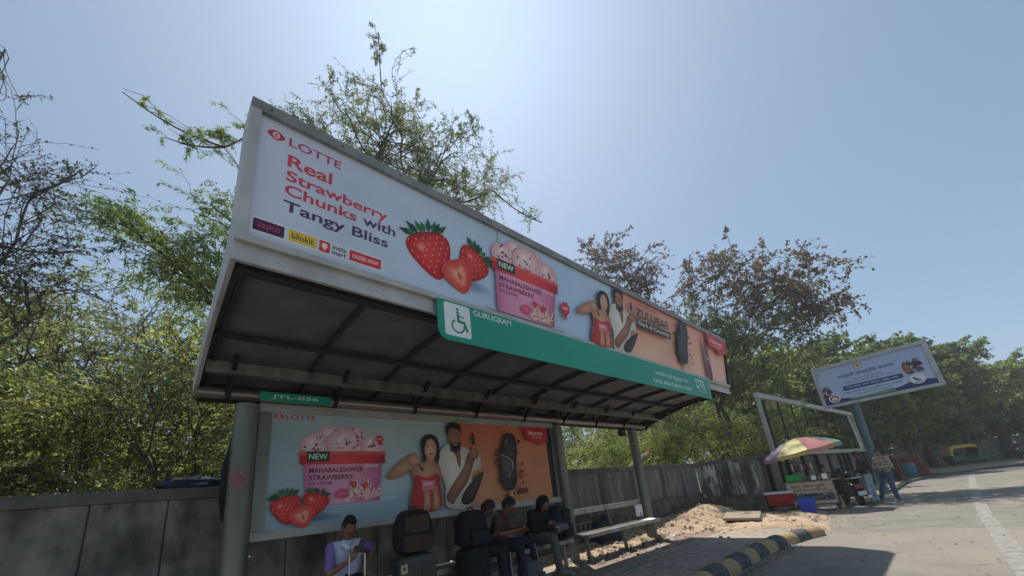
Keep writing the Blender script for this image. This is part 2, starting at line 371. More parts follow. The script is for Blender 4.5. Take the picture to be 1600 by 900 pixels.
# rubble: uncountable chips
rr = np.random.RandomState(4); VV = []; QQ = []
for i in range(1500):
    if i < 1050: x = rr.uniform(6, 17); y = min(6.5, rr.normal(5.3, .6)) if x < 12 else rr.uniform(2.6, 6.3)
    else: x = rr.uniform(8, 22); y = rr.uniform(-2, 3.3)
    s_ = rr.gamma(2, .011) + .008 if i < 1050 else rr.gamma(2, .003) + .004
    z = max(hd(x, y), .14 if (x < 11.4 and y > 2.9) else 0); a = rr.uniform(0, 3.14)
    c = np.array([[-1, -1, -.3], [1, -1, -.3], [1, 1, -.3], [-1, 1, -.3], [-.7, -.7, .8], [.7, -.6, .6], [.6, .7, .9], [-.7, .6, .7]]) * s_ * rr.uniform(.6, 1.3, (8, 3))
    ca, sa = math.cos(a), math.sin(a); c = np.stack([c[:, 0] * ca - c[:, 1] * sa, c[:, 0] * sa + c[:, 1] * ca, c[:, 2]], 1) + (x, y, z)
    QQ.append(np.array([(4, 5, 6, 7), (0, 1, 5, 4), (1, 2, 6, 5), (2, 3, 7, 6), (3, 0, 4, 7)]) + 8 * i); VV.append(c)
tag(add_quads('rubble_chips', np.concatenate(VV), np.concatenate(QQ), M['stone'], None), 'small stones and chips scattered over the sandy dirt and the road edge', kind='stuff')

rs_ = np.random.RandomState(9); nL = 1400; VV = []; QQ = np.arange(nL * 4).reshape(-1, 4)
for i in range(nL):
    t_ = rs_.rand()
    if t_ < .45: x = rs_.uniform(5, 15.5); y = 6.45 - abs(rs_.normal(0, .45))
    elif t_ < .7: x = rs_.uniform(2, 12); y = 2.56 - abs(rs_.normal(0, .12))
    else: x = rs_.uniform(3, 20); y = rs_.uniform(-1, 6)
    z = (max(hd(x, y), .15 if (x < 11.4 and y > 2.9) else 0) if x > 5 else (.15 if y > 2.9 else 0)) + .012; a = rs_.uniform(0, 6.28); l = rs_.uniform(.015, .04); ca, sa = math.cos(a) * l, math.sin(a) * l
    VV.append([(x - ca, y - sa, z), (x + sa * .4, y - ca * .4, z + rs_.uniform(0, .02)), (x + ca, y + sa, z + .005), (x - sa * .4, y + ca * .4, z + rs_.uniform(0, .02))])
tag(add_quads('dry_leaves', np.array(VV).reshape(-1, 3), QQ, M['leaf_brown'], None, rs_.rand(nL)), 'dry fallen leaves strewn along the wall and the kerb', kind='stuff')

# ------------------------------------------------------------------ boundary walls
def wall(name, a, c, ztop, step, label, m, mc, plinth=None, thick=.16, z0=0, seed=1):
    a = Vector((*a, 0)); c = Vector((*c, 0)); L = (c - a).length; rz = math.atan2(c.y - a.y, c.x - a.x)
    t = empty(name, a, rz, label, 'wall'); rr = random.Random(seed)
    b = MB(); x = 0
    while x < L - .05:
        x2 = min(x + step, L); o = rr.uniform(-.006, .006)
        b.box((x + .009, o, z0), (x2 - .009, thick + o, ztop - .14)); x = x2
    b.box((0, .03, z0), (L, thick - .03, ztop - .145)); b.build('panels', m, t, bevel=.006)
    b = MB(); x = 0
    while x < L - .05:
        x2 = min(x + step * 3, L); b.box((x + .003, -.02 + rr.uniform(-.004, .004), ztop - .138), (x2 - .003, thick + .02, ztop + rr.uniform(-.006, .006))); x = x2
    b.build('coping', mc, t, bevel=.008)
    if plinth:
        b = MB(); n = int(L / .3)
        V = []; 
        for i in range(n + 1):
            for z in np.linspace(z0, plinth, 5): V.append((i * L / n, -.07 - .04 * rr.random() * (1 if z < plinth - .01 else .4), z + rr.uniform(-.015, .015)))
            V.append((i * L / n, 0.005, plinth + rr.uniform(-.01, .02)))
        b.add(V, [(i * 6 + k, (i + 1) * 6 + k, (i + 1) * 6 + k + 1, i * 6 + k + 1) for i in range(n) for k in range(5)])
        b.build('plinth', M['plinth'], t)
    return t
wall('boundary_wall', (-9.1, 6.55), (6.3, 6.55), 2.05, .665, 'dark grey precast concrete boundary wall running behind the bus shelter from the left edge', M['concrete'], M['coping'], z0=0)
wall('boundary_wall', (6.32, 6.55), (15.6, 6.55), 2.05, .62, 'streaked concrete boundary wall behind the empty steel bench, above a rough plinth', M['concrete_v'], M['coping'], .95, seed=3)
t = wall('boundary_wall', (15.62, 6.55), (16.2, 4.68), 2.06, 1.1, 'short return of the boundary wall with peeling whitewash beside the dirt heap', M['whitewash'], M['coping'], .75, seed=5)
b = MB(); b.box((1.12, -.07, .1), (1.26, -.005, 1.95)); b.build('pilaster', M['whitewash'], t, bevel=.01)
t = wall('boundary_wall', (16.2, 4.66), (34.6, 3.75), 2.06, 1.25, 'long dark board-marked concrete wall behind the umbrella cart and the scooter', M['concrete_v'], M['coping'], seed=7)
for k in range(8):
    b = MB(); b.box((1.05 + k * 2.3, -.13, .02), (1.19 + k * 2.3, -.012, 1.95)); b.build('post', M['darkmetal'], t, bevel=.008)
wall('boundary_wall', (52, 8.5), (74, -7.5), 2.3, 2.5, 'far grey wall beyond the bend in the shade of the trees', M['concrete'], M['coping'], seed=9)

# ------------------------------------------------------------------ bus shelter
SH = empty('bus_shelter', (0, 0, 0), 0, 'long steel bus shelter with slanted advert fascia and dark ribbed soffit on three round posts', 'bus shelter')
def post(x, r, z1=2.93):
    b = MB(); b.tube([(x, 5.55, .1), (x, 5.55, z1)], r, 28); b.tube([(x, 5.55, .1), (x, 5.55, .17)], r + .05, 28)
    return b.build('post', M['post'], SH, smooth=True)
p1 = post(.79, .125); post(6.56, .1); post(9.69, .12)
b = MB(); b.tube([(.915, 5.72, .1), (.915, 5.72, 2.92)], .035, 10); b.build('drain_pipe', M['darkmetal'], SH, smooth=True)
# sticker on the post
st = Art((0, 0, 0), (1, 0, 0), (0, 0, 1)); rr = random.Random(2)
def curved(u, v): return u, v
b = MB(); b.cc = lin((150, 98, 104)); pp = []
n = 8
for i in range(n + 1):
    a = R_(-150 + i * 75 / n); 
    for z in (1.93, 2.12): pp.append((.79 + .1275 * math.cos(a), 5.55 + .1275 * math.sin(a), z))
b.add(pp, [(2 * i, 2 * i + 2, 2 * i + 3, 2 * i + 1) for i in range(n)])
for k in range(26):
    b.cc = lin(rr.choice([(90, 40, 60), (190, 160, 165), (150, 60, 80)])); i = rr.uniform(-145, -85); z = rr.uniform(1.95, 2.1); w2 = rr.uniform(1.5, 5)
    q = []
    for a, zz in ((i, z), (i + w2, z), (i + w2, z + .012), (i, z + .012)): q.append((.79 + (.1282 + k * .00004) * math.cos(R_(a)), 5.55 + (.1282 + k * .00004) * math.sin(R_(a)), zz))
    b.add(q, [(0, 1, 2, 3)])
b.build('sticker', M['paintcol'], p1, colattr=True)
# roof deck
X0, X1 = .28, 10.68
deck = [(3.2, 3.56), (4.4, 3.52), (5.2, 3.38), (5.78, 3.2)]
b = MB(); b.prism(deck + [(y, z + .05) for y, z in deck[::-1]], (X0 + .03, X1 - .03)); b.build('roof_sheet', M['soffit'], SH)
nr = 11
for i in range(nr):
    x = X0 + .1 + i * (X1 - X0 - .2) / (nr - 1); dd = [(y, z - .004) for y, z in deck]
    b = MB(); low = [(3.24, 3.49), (4.4, 3.45), (5.2, 3.31), (5.66, 3.1)]
    b.prism(low + dd[::-1], (x - .02, x + .02)); b.build('rib', M['soffitrib'], SH)
for i in range(3):  # thin panel joints across the deck
    y = (3.95, 4.35, 4.75)[i]
for y, z, h in ((4.62, 3.40, .06), (5.18, 3.18, .15), (3.34, 3.44, .14)):
    b = MB(); b.box((X0 + .04, y, z), (X1 - .04, y + .05, z + h)); b.box((X0 + .04, y - .05, z), (X1 - .04, y - .001, z + .012)); b.build('beam', M['steel'] if y == 5.18 else M['soffitrib'], SH)
b = MB(); b.box((X0 + .02, 5.42, 2.97), (X1 - .02, 5.80, 2.985)); 
b = MB(); b.tube([(X0 + .01, 5.56, 3.05), (X1 - .3, 5.56, 3.05)], .068, 16); b.build('tube_beam', M['tube'], SH, smooth=True)
for i in range(9):
    x = X0 + .3 + i * 1.24
    b = MB(); b.tube([(x - .028, 5.56, 3.05), (x + .028, 5.56, 3.05)], .082, 16); b.bar((x, 5.56, 3.1), (x, 5.56, 3.25), .04, .04); b.bar((x, 5.5, 3.05), (x, 5.05, 3.36), .045, .07); b.build('bracket', M['darkmetal'], SH)
b = MB(); b.box((X0 + .02, 5.72, 2.99), (X1 - .02, 5.79, 3.24)); b.build('rear_beam', M['darkmetal'], SH)
# end plates
prof = [(3.22, 3.5), (3.02, 4.83), (3.0, 4.86), (3.4, 4.86), (3.55, 4.2), (4.4, 3.66), (5.3, 3.5), (5.84, 3.32), (5.84, 3.0), (5.5, 3.0), (4.5, 3.3)]
prof = [(3.16, 3.5), (2.97, 4.83), (3.33, 4.83), (3.5, 3.86), (5.25, 3.56), (5.82, 3.34), (5.82, 3.08), (5.45, 3.1), (5.0, 3.24), (4.3, 3.4), (3.3, 3.45)]
for x in (X0, X1):
    b = MB(); b.prism(prof, (x - .02, x + .02)); b.build('end_plate', M['paint_grey'] if x == X0 else M['darkmetal'], SH, bevel=.005)
b = MB(); rp = [(3.33, 4.81), (3.49, 3.85), (5.24, 3.57), (5.8, 3.36)]
b.prism(rp + [(y - .02, z - .03) for y, z in rp[::-1]], (X0 + .021, X1 - .021)); b.build('roof_cover', M['paint_grey'], SH)
# fascia advert box
FO = Vector((0, 3.135, 3.6)); FV = Vector((0, -.2, 1.38)).normalized(); FH = 1.235
def fp(u, v, h=0):
    return FO + Vector((1, 0, 0)) * u + FV * v + Vector((1, 0, 0)).cross(FV) * h
AB = empty('advert_box', (0, 0, 0)); AB.parent = SH
def fbox(name, u0, u1, v0, v1, h0, h1, m, parent, bevel=.004):
    b = MB(); v = [fp(u, v_, h) for h in (h0, h1) for u, v_ in ((u0, v0), (u1, v0), (u1, v1), (u0, v1))]
    b.add(v, [(0, 1, 2, 3), (4, 5, 6, 7), (0, 1, 5, 4), (1, 2, 6, 5), (2, 3, 7, 6), (3, 0, 4, 7)]); return b.build(name, m, parent, bevel=bevel)
FX1 = 10.52
fbox('box_back', .27, FX1, -.02, FH, -.3, -.03, M['paint_grey'], AB)
FR = fbox('frame', .262, FX1 + .05, 1.155, FH + .01, -.029, .035, M['edge'], AB)
fbox('frame', .262, .335, .02, 1.154, -.029, .035, M['paint_grey'], AB)
fbox('frame', FX1 - .03, FX1 + .05, .02, 1.154, -.029, .035, M['darkmetal'], AB)
fbox('frame', .262, FX1 + .05, -.015, .045, -.029, .04, M['paint_grey'], AB)
b = MB(); b.box((.262, 3.15, 3.43), (2.0, 3.19, 3.6)); b.box((2.0, 3.165, 3.43), (X1 + .02, 3.2, 3.6))
for x in (.62, .9, 1.45, 1.75): b.tube([(x, 3.15, 3.53), (x, 3.143, 3.53)], .012, 8); b.tube([(x - .06, 3.15, 3.5), (x - .06, 3.143, 3.5)], .009, 8)
b.build('lower_strip', M['paint_grey'], AB, bevel=.003)
for u in (2.9, 5.45, 8.0):
    fbox('seam', u - .004, u + .004, .046, 1.154, -.0085, -.0065, M['edge'], AB, 0)
for k in range(18):
    b = MB(); p = fp(.4 + k * .58, 1.2, .035); b.tube([p, p + Vector((0, -.006, 0))], .009, 6); b.build('screw', M['darkmetal'], AB)
for k in range(5): b = MB(); b.tube([(X1 + .02, 3.5 + k * .45, 3.5 - k * .05), (X1 - .03, 3.5 + k * .45, 3.46 - k * .05)], .022, 10); b.build('bolt', M['white'], SH)

# ---- drawings on the prints
def strawberry(A, cx, cy, w_, h_, rot=0, cut=False, seed=1, green=True):
    rr = random.Random(seed); ca, sa = math.cos(R_(rot)), math.sin(R_(rot))
    T0 = A.T
    def T(u, v):
        x, y = u * w_, v * h_; p = (cx + x * ca - y * sa, cy + x * sa + y * ca); return T0(*p) if T0 else p
    A.T = T
    out = [(-.02, -.5), (-.26, -.3), (-.45, .05), (-.47, .3), (-.3, .45), (0, .48), (.3, .45), (.47, .3), (.45, .05), (.26, -.3)]
    A.shape(out, (236, 72, 66) if not cut else (244, 120, 96), (186, 26, 34) if not cut else (222, 58, 52), (-.12, .1), 5, 5)
    if cut:
        A.shape([(0, -.32), (-.22, 0), (-.2, .28), (0, .2), (.2, .28), (.22, 0)], (250, 190, 160), (240, 120, 96), None, 5, 3)
        A.shape([(0, -.2), (-.08, 0), (0, .14), (.08, 0)], (205, 70, 56), (240, 150, 120), None, 5, 2)
    else:
        for j in range(7):
            for i in range(6):
                x = -.4 + i * .16 + (j % 2) * .08; y = -.34 + j * .115
                if abs(x) < .43 - max(0, (-y)) * .65: A.ell(x, y, .014, .022, (246, 190, 110), None, rr.uniform(-20, 20), 6)
        A.shape([(-.3, .2), (-.16, .3), (-.06, .2), (-.2, .06)], (250, 150, 140), (230, 66, 60), None, 4, 3)
    if green:
        for k in range(9):
            a = R_(155 - k * 16 + rr.uniform(-5, 5)); L = rr.uniform(.22, .34); bx = math.cos(a) * .26; by = .4 + math.sin(a) * .05
            tx, ty = bx + math.cos(a) * L, by + math.sin(a) * L; px, py = -math.sin(a) * .06, math.cos(a) * .06
            A.poly([(bx, by), ((bx + tx) / 2 + px, (by + ty) / 2 + py), (tx, ty), ((bx + tx) / 2 - px, (by + ty) / 2 - py)], rr.choice([(28, 92, 52), (44, 120, 60), (20, 74, 48)]))
    A.T = T0
def cup(A, x0, x1, y0, y1, seed=1):
    rr = random.Random(seed); T0 = A.T; w_ = x1 - x0; h_ = y1 - y0
    A.T = lambda u, v: (T0(x0 + u * w_, y0 + v * h_) if T0 else (x0 + u * w_, y0 + v * h_))
    A.shape([(.02, .0), (.5, -.03), (1.1, .0), (1.1, .05), (.5, .07), (.0, .04)], (150, 176, 200), (186, 208, 222), None, 5, 3)
    for (x, y, r) in ((.35, .86, .16), (.62, .86, .15), (.17, .74, .17), (.84, .74, .16), (.5, .76, .22)):
        A.ell(x, y, r, r * .98, (250, 222, 222), (224, 170, 178), n=22)
        for k in range(16):
            a = rr.uniform(0, 6.28); q = rr.uniform(0, .85) * r; A.blob([(x + q * math.cos(a), y + q * math.sin(a)), (x + q * math.cos(a) + .03, y + q * math.sin(a) + rr.uniform(-.02, .02)), (x + q * math.cos(a) + .05, y + q * math.sin(a) + rr.uniform(-.03, .03)), (x + q * math.cos(a) + .02, y + q * math.sin(a) - .012)], rr.choice([(214, 150, 160), (232, 180, 186), (255, 236, 236)]), 3)
        for k in range(11):
            a = rr.uniform(0, 6.28); q = rr.uniform(0, .8) * r; A.ell(x + q * math.cos(a), y + q * math.sin(a), .018, .011, (128, 36, 52), None, rr.uniform(0, 180), 7)
        A.shape([(x - r * .5, y + r * .1), (x - r * .2, y + r * .6), (x, y + r * .5), (x - r * .3, y + r * .1)], (255, 244, 244), (246, 214, 216), None, 4, 2)
    T1 = A.T; A.T = lambda u, v: T1(u + (.5 - u) * .08 * (1 - v / .58), v)
    A.vgrad(.04, 0, .96, .58, [(0, (200, 110, 150)), (.12, (226, 148, 184)), (.5, (240, 166, 196)), (.85, (220, 130, 170)), (1, (186, 96, 136))]); A.T = T1
    A.vgrad(0, .5, 1, .66, [(0, (176, 34, 42)), (.15, (222, 58, 62)), (.5, (238, 76, 78)), (.85, (214, 50, 56)), (1, (160, 28, 40))])
    A.rect(-.015, .615, 1.015, .665, (232, 88, 88), .02)
    A.rect(.07, .535, .32, .665, (38, 70, 44), .01); A.text('NEW', .095, .565, .07, (236, 240, 226), .2)
    A.text('MAHABALESHWER', .1, .395, .062, (112, 22, 60), .62, .022); A.text('STRAWBERRY', .1, .305, .062, (112, 22, 60), .5, .022); A.text('ICE CREAM', .1, .25, .034, (112, 22, 60), .25)
    A.text('Havmor', .74, .45, .05, (250, 230, 236), .18)
    for k in range(70):   # milk splash
        a = rr.uniform(.1, 3.05); L = rr.uniform(.05, .26); bx = .68 + rr.uniform(-.16, .16); by = .02 + rr.uniform(0, .06); tx, ty = bx + math.cos(a) * L * .8, by + math.sin(a) * L; px, py = -math.sin(a) * .008, math.cos(a) * .012
        A.poly([(bx - px, by - py), (tx - px * .5, ty), (tx + px, ty + py), (bx + px, by + py)], rr.choice([(250, 226, 216), (240, 190, 190), (246, 214, 176), (220, 120, 140)]))
    A.shape([(.38, .1), (.44, .18), (.54, .16), (.5, .06)], (236, 110, 140), (214, 80, 120), None, 4, 2)
    for x, y in ((.6, .22), (.74, .2)): A.shape([(x, y - .04), (x - .04, y + .02), (x, y + .05), (x + .04, y + .02)], (240, 90, 80), (200, 40, 50), None, 4, 2)
    A.T = T0
def rosette(A, cx, cy, r):
    p = []
    for k in range(16): a = k * math.pi / 8; q = r * (1 if k % 2 else .82); p.append((cx + q * math.cos(a), cy + q * math.sin(a)))
    A.poly(p, (216, 50, 62)); A.poly([(cx - r * .4, cy - r * .7), (cx + r * .3, cy - r * .7), (cx + r * .2, cy - r * 1.8), (cx, cy - r * 1.3), (cx - r * .35, cy - r * 1.6)], (196, 36, 50)); A.text('NEW', cx - r * .55, cy - r * .2, r * .4, (255, 230, 230), r * 1.1)
def couple(A):
    sk, sk2 = (214, 158, 126), (176, 116, 88); hair = (30, 22, 22)
    # man
    A.shape([(3.62, 1.46), (3.6, 1.8), (3.5, 2.1), (3.52, 2.34), (3.72, 2.5), (3.95, 2.46), (4.2, 2.36), (4.34, 2.3), (4.36, 2.06), (4.16, 1.96), (4.1, 1.46)], (240, 232, 218), (206, 196, 184), (3.8, 2.1), 6, 4)
    A.blob([(3.78, 2.46), (3.92, 2.44), (3.94, 2.2), (3.9, 2.08), (3.84, 2.26)], (150, 96, 70))
    A.shape([(3.74, 2.36), (3.93, 2.36), (3.95, 2.5), (3.76, 2.5)], (150, 98, 72), (120, 76, 56), None, 4, 2)
    A.shape([(3.71, 2.6), (3.73, 2.44), (3.83, 2.36), (3.94, 2.44), (3.96, 2.62), (3.94, 2.78), (3.73, 2.78)], (182, 124, 94), (138, 88, 66), (3.82, 2.62), 5, 4)
    A.blob([(3.73, 2.54), (3.77, 2.5), (3.83, 2.51), (3.9, 2.5), (3.95, 2.54), (3.93, 2.42), (3.84, 2.33), (3.75, 2.42)], (40, 28, 26))
    A.blob([(3.79, 2.49), (3.84, 2.465), (3.9, 2.49), (3.845, 2.475)], (245, 238, 230))
    A.blob([(3.7, 2.62), (3.67, 2.76), (3.74, 2.86), (3.88, 2.87), (3.98, 2.8), (3.97, 2.66), (3.93, 2.74), (3.82, 2.77), (3.74, 2.74)], hair)
    for x in (3.78, 3.88): A.ell(x, 2.63, .018, .009, (36, 24, 22)); A.poly([(x - .03, 2.662), (x + .03, 2.668), (x + .028, 2.68), (x - .028, 2.674)], hair)
    A.poly([(3.825, 2.63), (3.845, 2.63), (3.86, 2.57), (3.81, 2.565)], (150, 96, 70))
    for k in range(9): A.poly([(4.0 + k * .01, 2.3 - k * .09), (4.008 + k * .01, 2.3 - k * .09), (3.99 + k * .012, 2.22 - k * .09), (3.982 + k * .012, 2.22 - k * .09)], (196, 184, 170))
    # man's arm raised with a bar
    A.shape([(3.72, 1.5), (3.84, 1.62), (4.06, 1.86), (4.24, 2.22), (4.3, 2.28), (4.2, 2.36), (4.08, 2.3), (3.98, 2.08), (3.7, 1.76), (3.6, 1.6)], (178, 120, 90), (126, 80, 60), None, 6, 4)
    A.shape([(4.14, 2.22), (4.3, 2.24), (4.33, 2.36), (4.24, 2.44), (4.15, 2.38)], (196, 136, 104), (140, 90, 68), None, 5, 3)
    for k in range(4): A.poly([(4.16, 2.27 + k * .035), (4.31, 2.285 + k * .035), (4.31, 2.29 + k * .035), (4.16, 2.275 + k * .035)], (126, 80, 60))
    A.ell(4.235, 2.58, .036, .12, (66, 38, 28), (34, 20, 16)); A.rect(4.228, 2.42, 4.243, 2.48, (216, 180, 130))
    A.shape([(3.98, 1.7), (4.38, 2.0), (4.36, 1.86), (4.12, 1.5), (3.9, 1.5)], (78, 60, 54), (50, 40, 38), None, 5, 3)
    # woman
    A.blob([(3.2, 2.3), (3.18, 2.5), (3.26, 2.62), (3.4, 2.64), (3.5, 2.55), (3.52, 2.36), (3.48, 2.2), (3.24, 2.16)], hair)
    A.shape([(2.98, 1.46), (3.02, 1.9), (2.98, 2.12), (3.08, 2.18), (3.24, 2.2), (3.28, 2.28), (3.4, 2.28), (3.42, 2.18), (3.52, 2.08), (3.52, 1.8), (3.5, 1.46)], sk, sk2, (3.26, 2.0), 6, 4)
    A.shape([(2.99, 1.46), (3.02, 1.8), (3.06, 1.98), (3.26, 1.94), (3.47, 2.0), (3.5, 1.8), (3.47, 1.46)], (214, 62, 58), (168, 38, 42), None, 6, 4)
    A.shape([(3.24, 2.36), (3.28, 2.26), (3.36, 2.22), (3.43, 2.28), (3.46, 2.4), (3.43, 2.52), (3.35, 2.57), (3.27, 2.5)], (232, 182, 152), (200, 142, 114), (3.33, 2.4), 5, 4)
    A.blob([(3.24, 2.44), (3.3, 2.55), (3.37, 2.57), (3.44, 2.52), (3.47, 2.4), (3.49, 2.5), (3.4, 2.63), (3.28, 2.61), (3.22, 2.52)], hair)
    for x in (3.3, 3.39): A.ell(x, 2.43, .016, .008, (40, 26, 24)); A.poly([(x - .024, 2.455), (x + .024, 2.458), (x + .022, 2.466), (x - .022, 2.463)], hair)
    A.blob([(3.31, 2.315), (3.345, 2.3), (3.39, 2.318), (3.345, 2.33)], (196, 50, 60)); A.poly([(3.335, 2.41), (3.348, 2.41), (3.358, 2.36), (3.326, 2.36)], (206, 150, 122))
    A.shape([(3.1, 2.2), (3.02, 2.3), (2.86, 2.24), (2.64, 2.06), (2.6, 1.98), (2.7, 1.95), (2.9, 2.02), (3.04, 2.1)], (210, 154, 122), (168, 108, 82), None, 6, 4)
    A.shape([(2.92, 2.2), (3.02, 2.34), (3.1, 2.3), (3.16, 2.18), (3.04, 2.12)], (222, 166, 134), (180, 122, 94), None, 5, 3)
    A.poly([(3.12, 2.16), (3.15, 2.14), (3.22, 2.05), (3.17, 2.05)], (60, 40, 36))
    A.poly([(3.16, 1.9), (3.42, 1.93), (3.4, 1.76), (3.18, 1.75)], (232, 120, 150)); A.text('NEW', 3.2, 1.82, .05, (250, 236, 236), .16); A.rect(3.14, 1.9, 3.44, 1.945, (214, 52, 60), .01)
    for x in (3.2, 3.36): A.shape([(x - .02, 1.46), (x, 1.62), (x + .0, 1.75), (x + .08, 1.76), (x + .11, 1.62), (x + .1, 1.46)], (222, 166, 134), (180, 120, 94), None, 5, 3)
    for k in range(8): x = 3.19 + (k % 4) * .028 + (k // 4) * .16; A.ell(x, 1.77, .012, .03, (226, 172, 140), (190, 130, 104))
def chocbar(A, seed=3, bite=False):
    rr = random.Random(seed)
    for k in range(46):
        a = rr.uniform(0, 6.28); q = rr.uniform(.34, .62); x = 5.05 + q * .75 * math.cos(a); y = 2.14 + q * 1.05 * math.sin(a); s_ = rr.uniform(.012, .045)
        A.poly([(x + s_ * rr.uniform(.5, 1.2) * math.cos(t), y + s_ * rr.uniform(.6, 1.2) * math.sin(t)) for t in (0, 1.2, 2.3, 3.4, 4.7, 5.5)], rr.choice([(60, 32, 26), (90, 48, 34), (46, 26, 22), (150, 80, 50)]))
    A.rect(5.0, 1.5, 5.06, 1.72, (228, 186, 136), .01)
    A.shape([(4.84, 1.72), (4.79, 1.95), (4.8, 2.2), (4.9, 2.5), (5.0, 2.68), (5.14, 2.72), (5.26, 2.64), (5.28, 2.4), (5.22, 2.1), (5.2, 1.84), (5.12, 1.66), (4.96, 1.63)], (76, 62, 62), (38, 30, 32), (5.06, 2.3), 6, 5)
    for k in range(40):
        x = rr.uniform(4.86, 5.2); y = rr.uniform(1.75, 2.62); A.ell(x, y, rr.uniform(.008, .022), rr.uniform(.008, .014), rr.choice([(100, 84, 80), (54, 40, 40), (110, 80, 60)]), None, rr.uniform(0, 180), 6)
    if bite:
        A.shape([(4.82, 2.26), (4.96, 2.3), (5.12, 2.2), (5.13, 2.04), (5.02, 1.86), (4.86, 1.9)], (104, 90, 84), (60, 50, 48), None, 5, 3)
        for k in range(14): t_ = k / 13; x = 4.84 + .29 * math.sin(t_ * 2.6); y = 2.29 - .4 * t_ ** 1.5; A.ell(x, y, .018, .014, rr.choice([(196, 184, 172), (160, 146, 136), (214, 204, 194)]), None, rr.uniform(0, 180), 7)
    A.shape([(4.95, 2.5), (5.02, 2.64), (5.06, 2.6), (5.0, 2.4)], (120, 106, 102), (70, 58, 58), None, 4, 3)
    for k in range(7):
        x, y = 5.28 + rr.uniform(-.06, .14), 1.9 + rr.uniform(-.15, .2); A.poly([(x, y), (x + rr.uniform(.03, .09), y + rr.uniform(-.04, .09)), (x + .02, y + .03), (x - .05, y + rr.uniform(0, .06))], (226, 92, 80))
def logo(A, u, v, h, w_, c):
    A.blob([(u, v + h * .5), (u + h * .8, v + h * 1.05), (u + h * 1.6, v + h * .5), (u + h * .8, v - h * .05)], c); A.ell(u + h * .8, v + h * .5, h * .3, h * .38, (248, 222, 222)); A.ell(u + h * .8, v + h * .5, h * .2, h * .28, c); A.text('Q', u + h * .62, v + h * .3, h * .4, (250, 230, 230), h * .34)
    A.text('LOTTE', u + h * 1.95, v, h * .92, c, w_ - h * 1.95, .014)
def badge(A, a, b_, c, e):
    A.poly([(a, e), (c, e), (c, b_ + .25 * (e - b_)), ((a + c) * .52 + .1 * (c - a), b_ + .22 * (e - b_)), (a + (c - a) * .58, b_), (a + (c - a) * .5, b_ + .24 * (e - b_)), (a + (c - a) * .12, b_ + .3 * (e - b_))], (206, 40, 52))
    A.text('Havmor', a + (c - a) * .2, b_ + (e - b_) * .58, (e - b_) * .22, (250, 232, 230), (c - a) * .62); A.text('ICE CREAM', a + (c - a) * .34, b_ + (e - b_) * .42, (e - b_) * .09, (250, 210, 210), (c - a) * .38)

# ---- fascia print
A = Art(fp(.26, 0, -.012), (1, 0, 0), FV)
A.vgrad(.07, .04, 5.75, 1.16, [(0, (216, 222, 244)), (.3, (200, 220, 244)), (.7, (188, 218, 246)), (1, (206, 228, 246))])
A.grad(5.32, .04, 10.36, 1.16, [(246, 194, 168), (248, 200, 180), (238, 168, 148), (226, 146, 120)])
A.poly([(5.3, .04), (5.75, .04), (5.6, .4), (5.33, .7)], (206, 228, 246))
logo(A, .13, .985, .085, .6, (204, 62, 78))
RED, PUR = (216, 70, 80), (92, 58, 112)
for s_, v, wd, c, h, mh in (('Real', .79, .36, RED, .115, None), ('Strawberry', .655, .9, RED, .1, .72), ('Chunks', .525, .6, RED, .1, None), ('Tangy Bliss', .375, .92, PUR, .1, .72)):
    A.text(s_, .3, v - (.028 if 'y' in s_ else 0), h + (.028 if 'y' in s_ else 0), c, wd, .02)
A.text('with', .96, .525, .1, PUR, .33, .02)
A.rect(.09, .1, 1.19, .245, (226, 232, 242), .01)
A.rect(.11, .125, .33, .225, (72, 32, 78), .006); A.text('zepto', .14, .14, .065, (190, 70, 90), .16)
A.rect(.36, .125, .58, .225, (238, 200, 70), .006); A.text('blinkit', .385, .15, .055, (46, 60, 40), .17)
A.rect(.6, .12, .69, .225, (226, 62, 66), .015); A.ell(.645, .18, .024, .026, (250, 236, 236)); A.poly([(.63, .165), (.66, .165), (.645, .135)], (250, 236, 236))
A.text('insta', .71, .175, .045, (60, 50, 66), .12); A.text('mart', .71, .125, .04, (60, 50, 66), .12)
A.rect(.86, .125, 1.16, .225, (222, 52, 62), .006); A.text('ORDER NOW', .885, .155, .04, (255, 236, 236), .25)
A.shape([(1.5, .36), (1.9, .2), (2.5, .22), (2.6, .32), (2.1, .42)], (120, 152, 190), (200, 221, 245), None, 5, 4)
strawberry(A, 1.72, .48, .58, .54, 24, seed=4); strawberry(A, 2.24, .53, .46, .46, -30, seed=6); strawberry(A, 2.07, .35, .46, .4, 30, True, seed=5, green=False)
cup(A, 2.52, 3.74, .08, 1.1)
rosette(A, 3.88, .42, .11)
A.T = lambda u, v: (4.14 + (u - 2.6) * .96, .045 + (v - 1.46) * .785)
couple(A)
A.T = lambda u, v: (7.72 + (u - 5.05) * 1.12, .62 + (v - 2.14) * .88)
chocbar(A); A.T = None
A.text('The Perfectly', 5.82, .99, .05, (120, 50, 40), .8); A.text('ZULUBAR', 5.82, .77, .17, (74, 40, 46), 1.28, .022)
A.rect(5.84, .59, 7.12, .735, (58, 50, 48), .01); A.text('Dark & Crunchy', 5.9, .615, .095, (240, 236, 226), 1.16)
badge(A, 8.95, .7, 10.2, 1.14)
A.shape([(8.78, .85), (8.92, .86), (9.14, .1), (8.92, .08)], (120, 70, 80), (86, 50, 60), None, 4, 3); A.text('BAR', 8.86, .45, .12, (230, 190, 190), .14)
A.build('poster', AB)

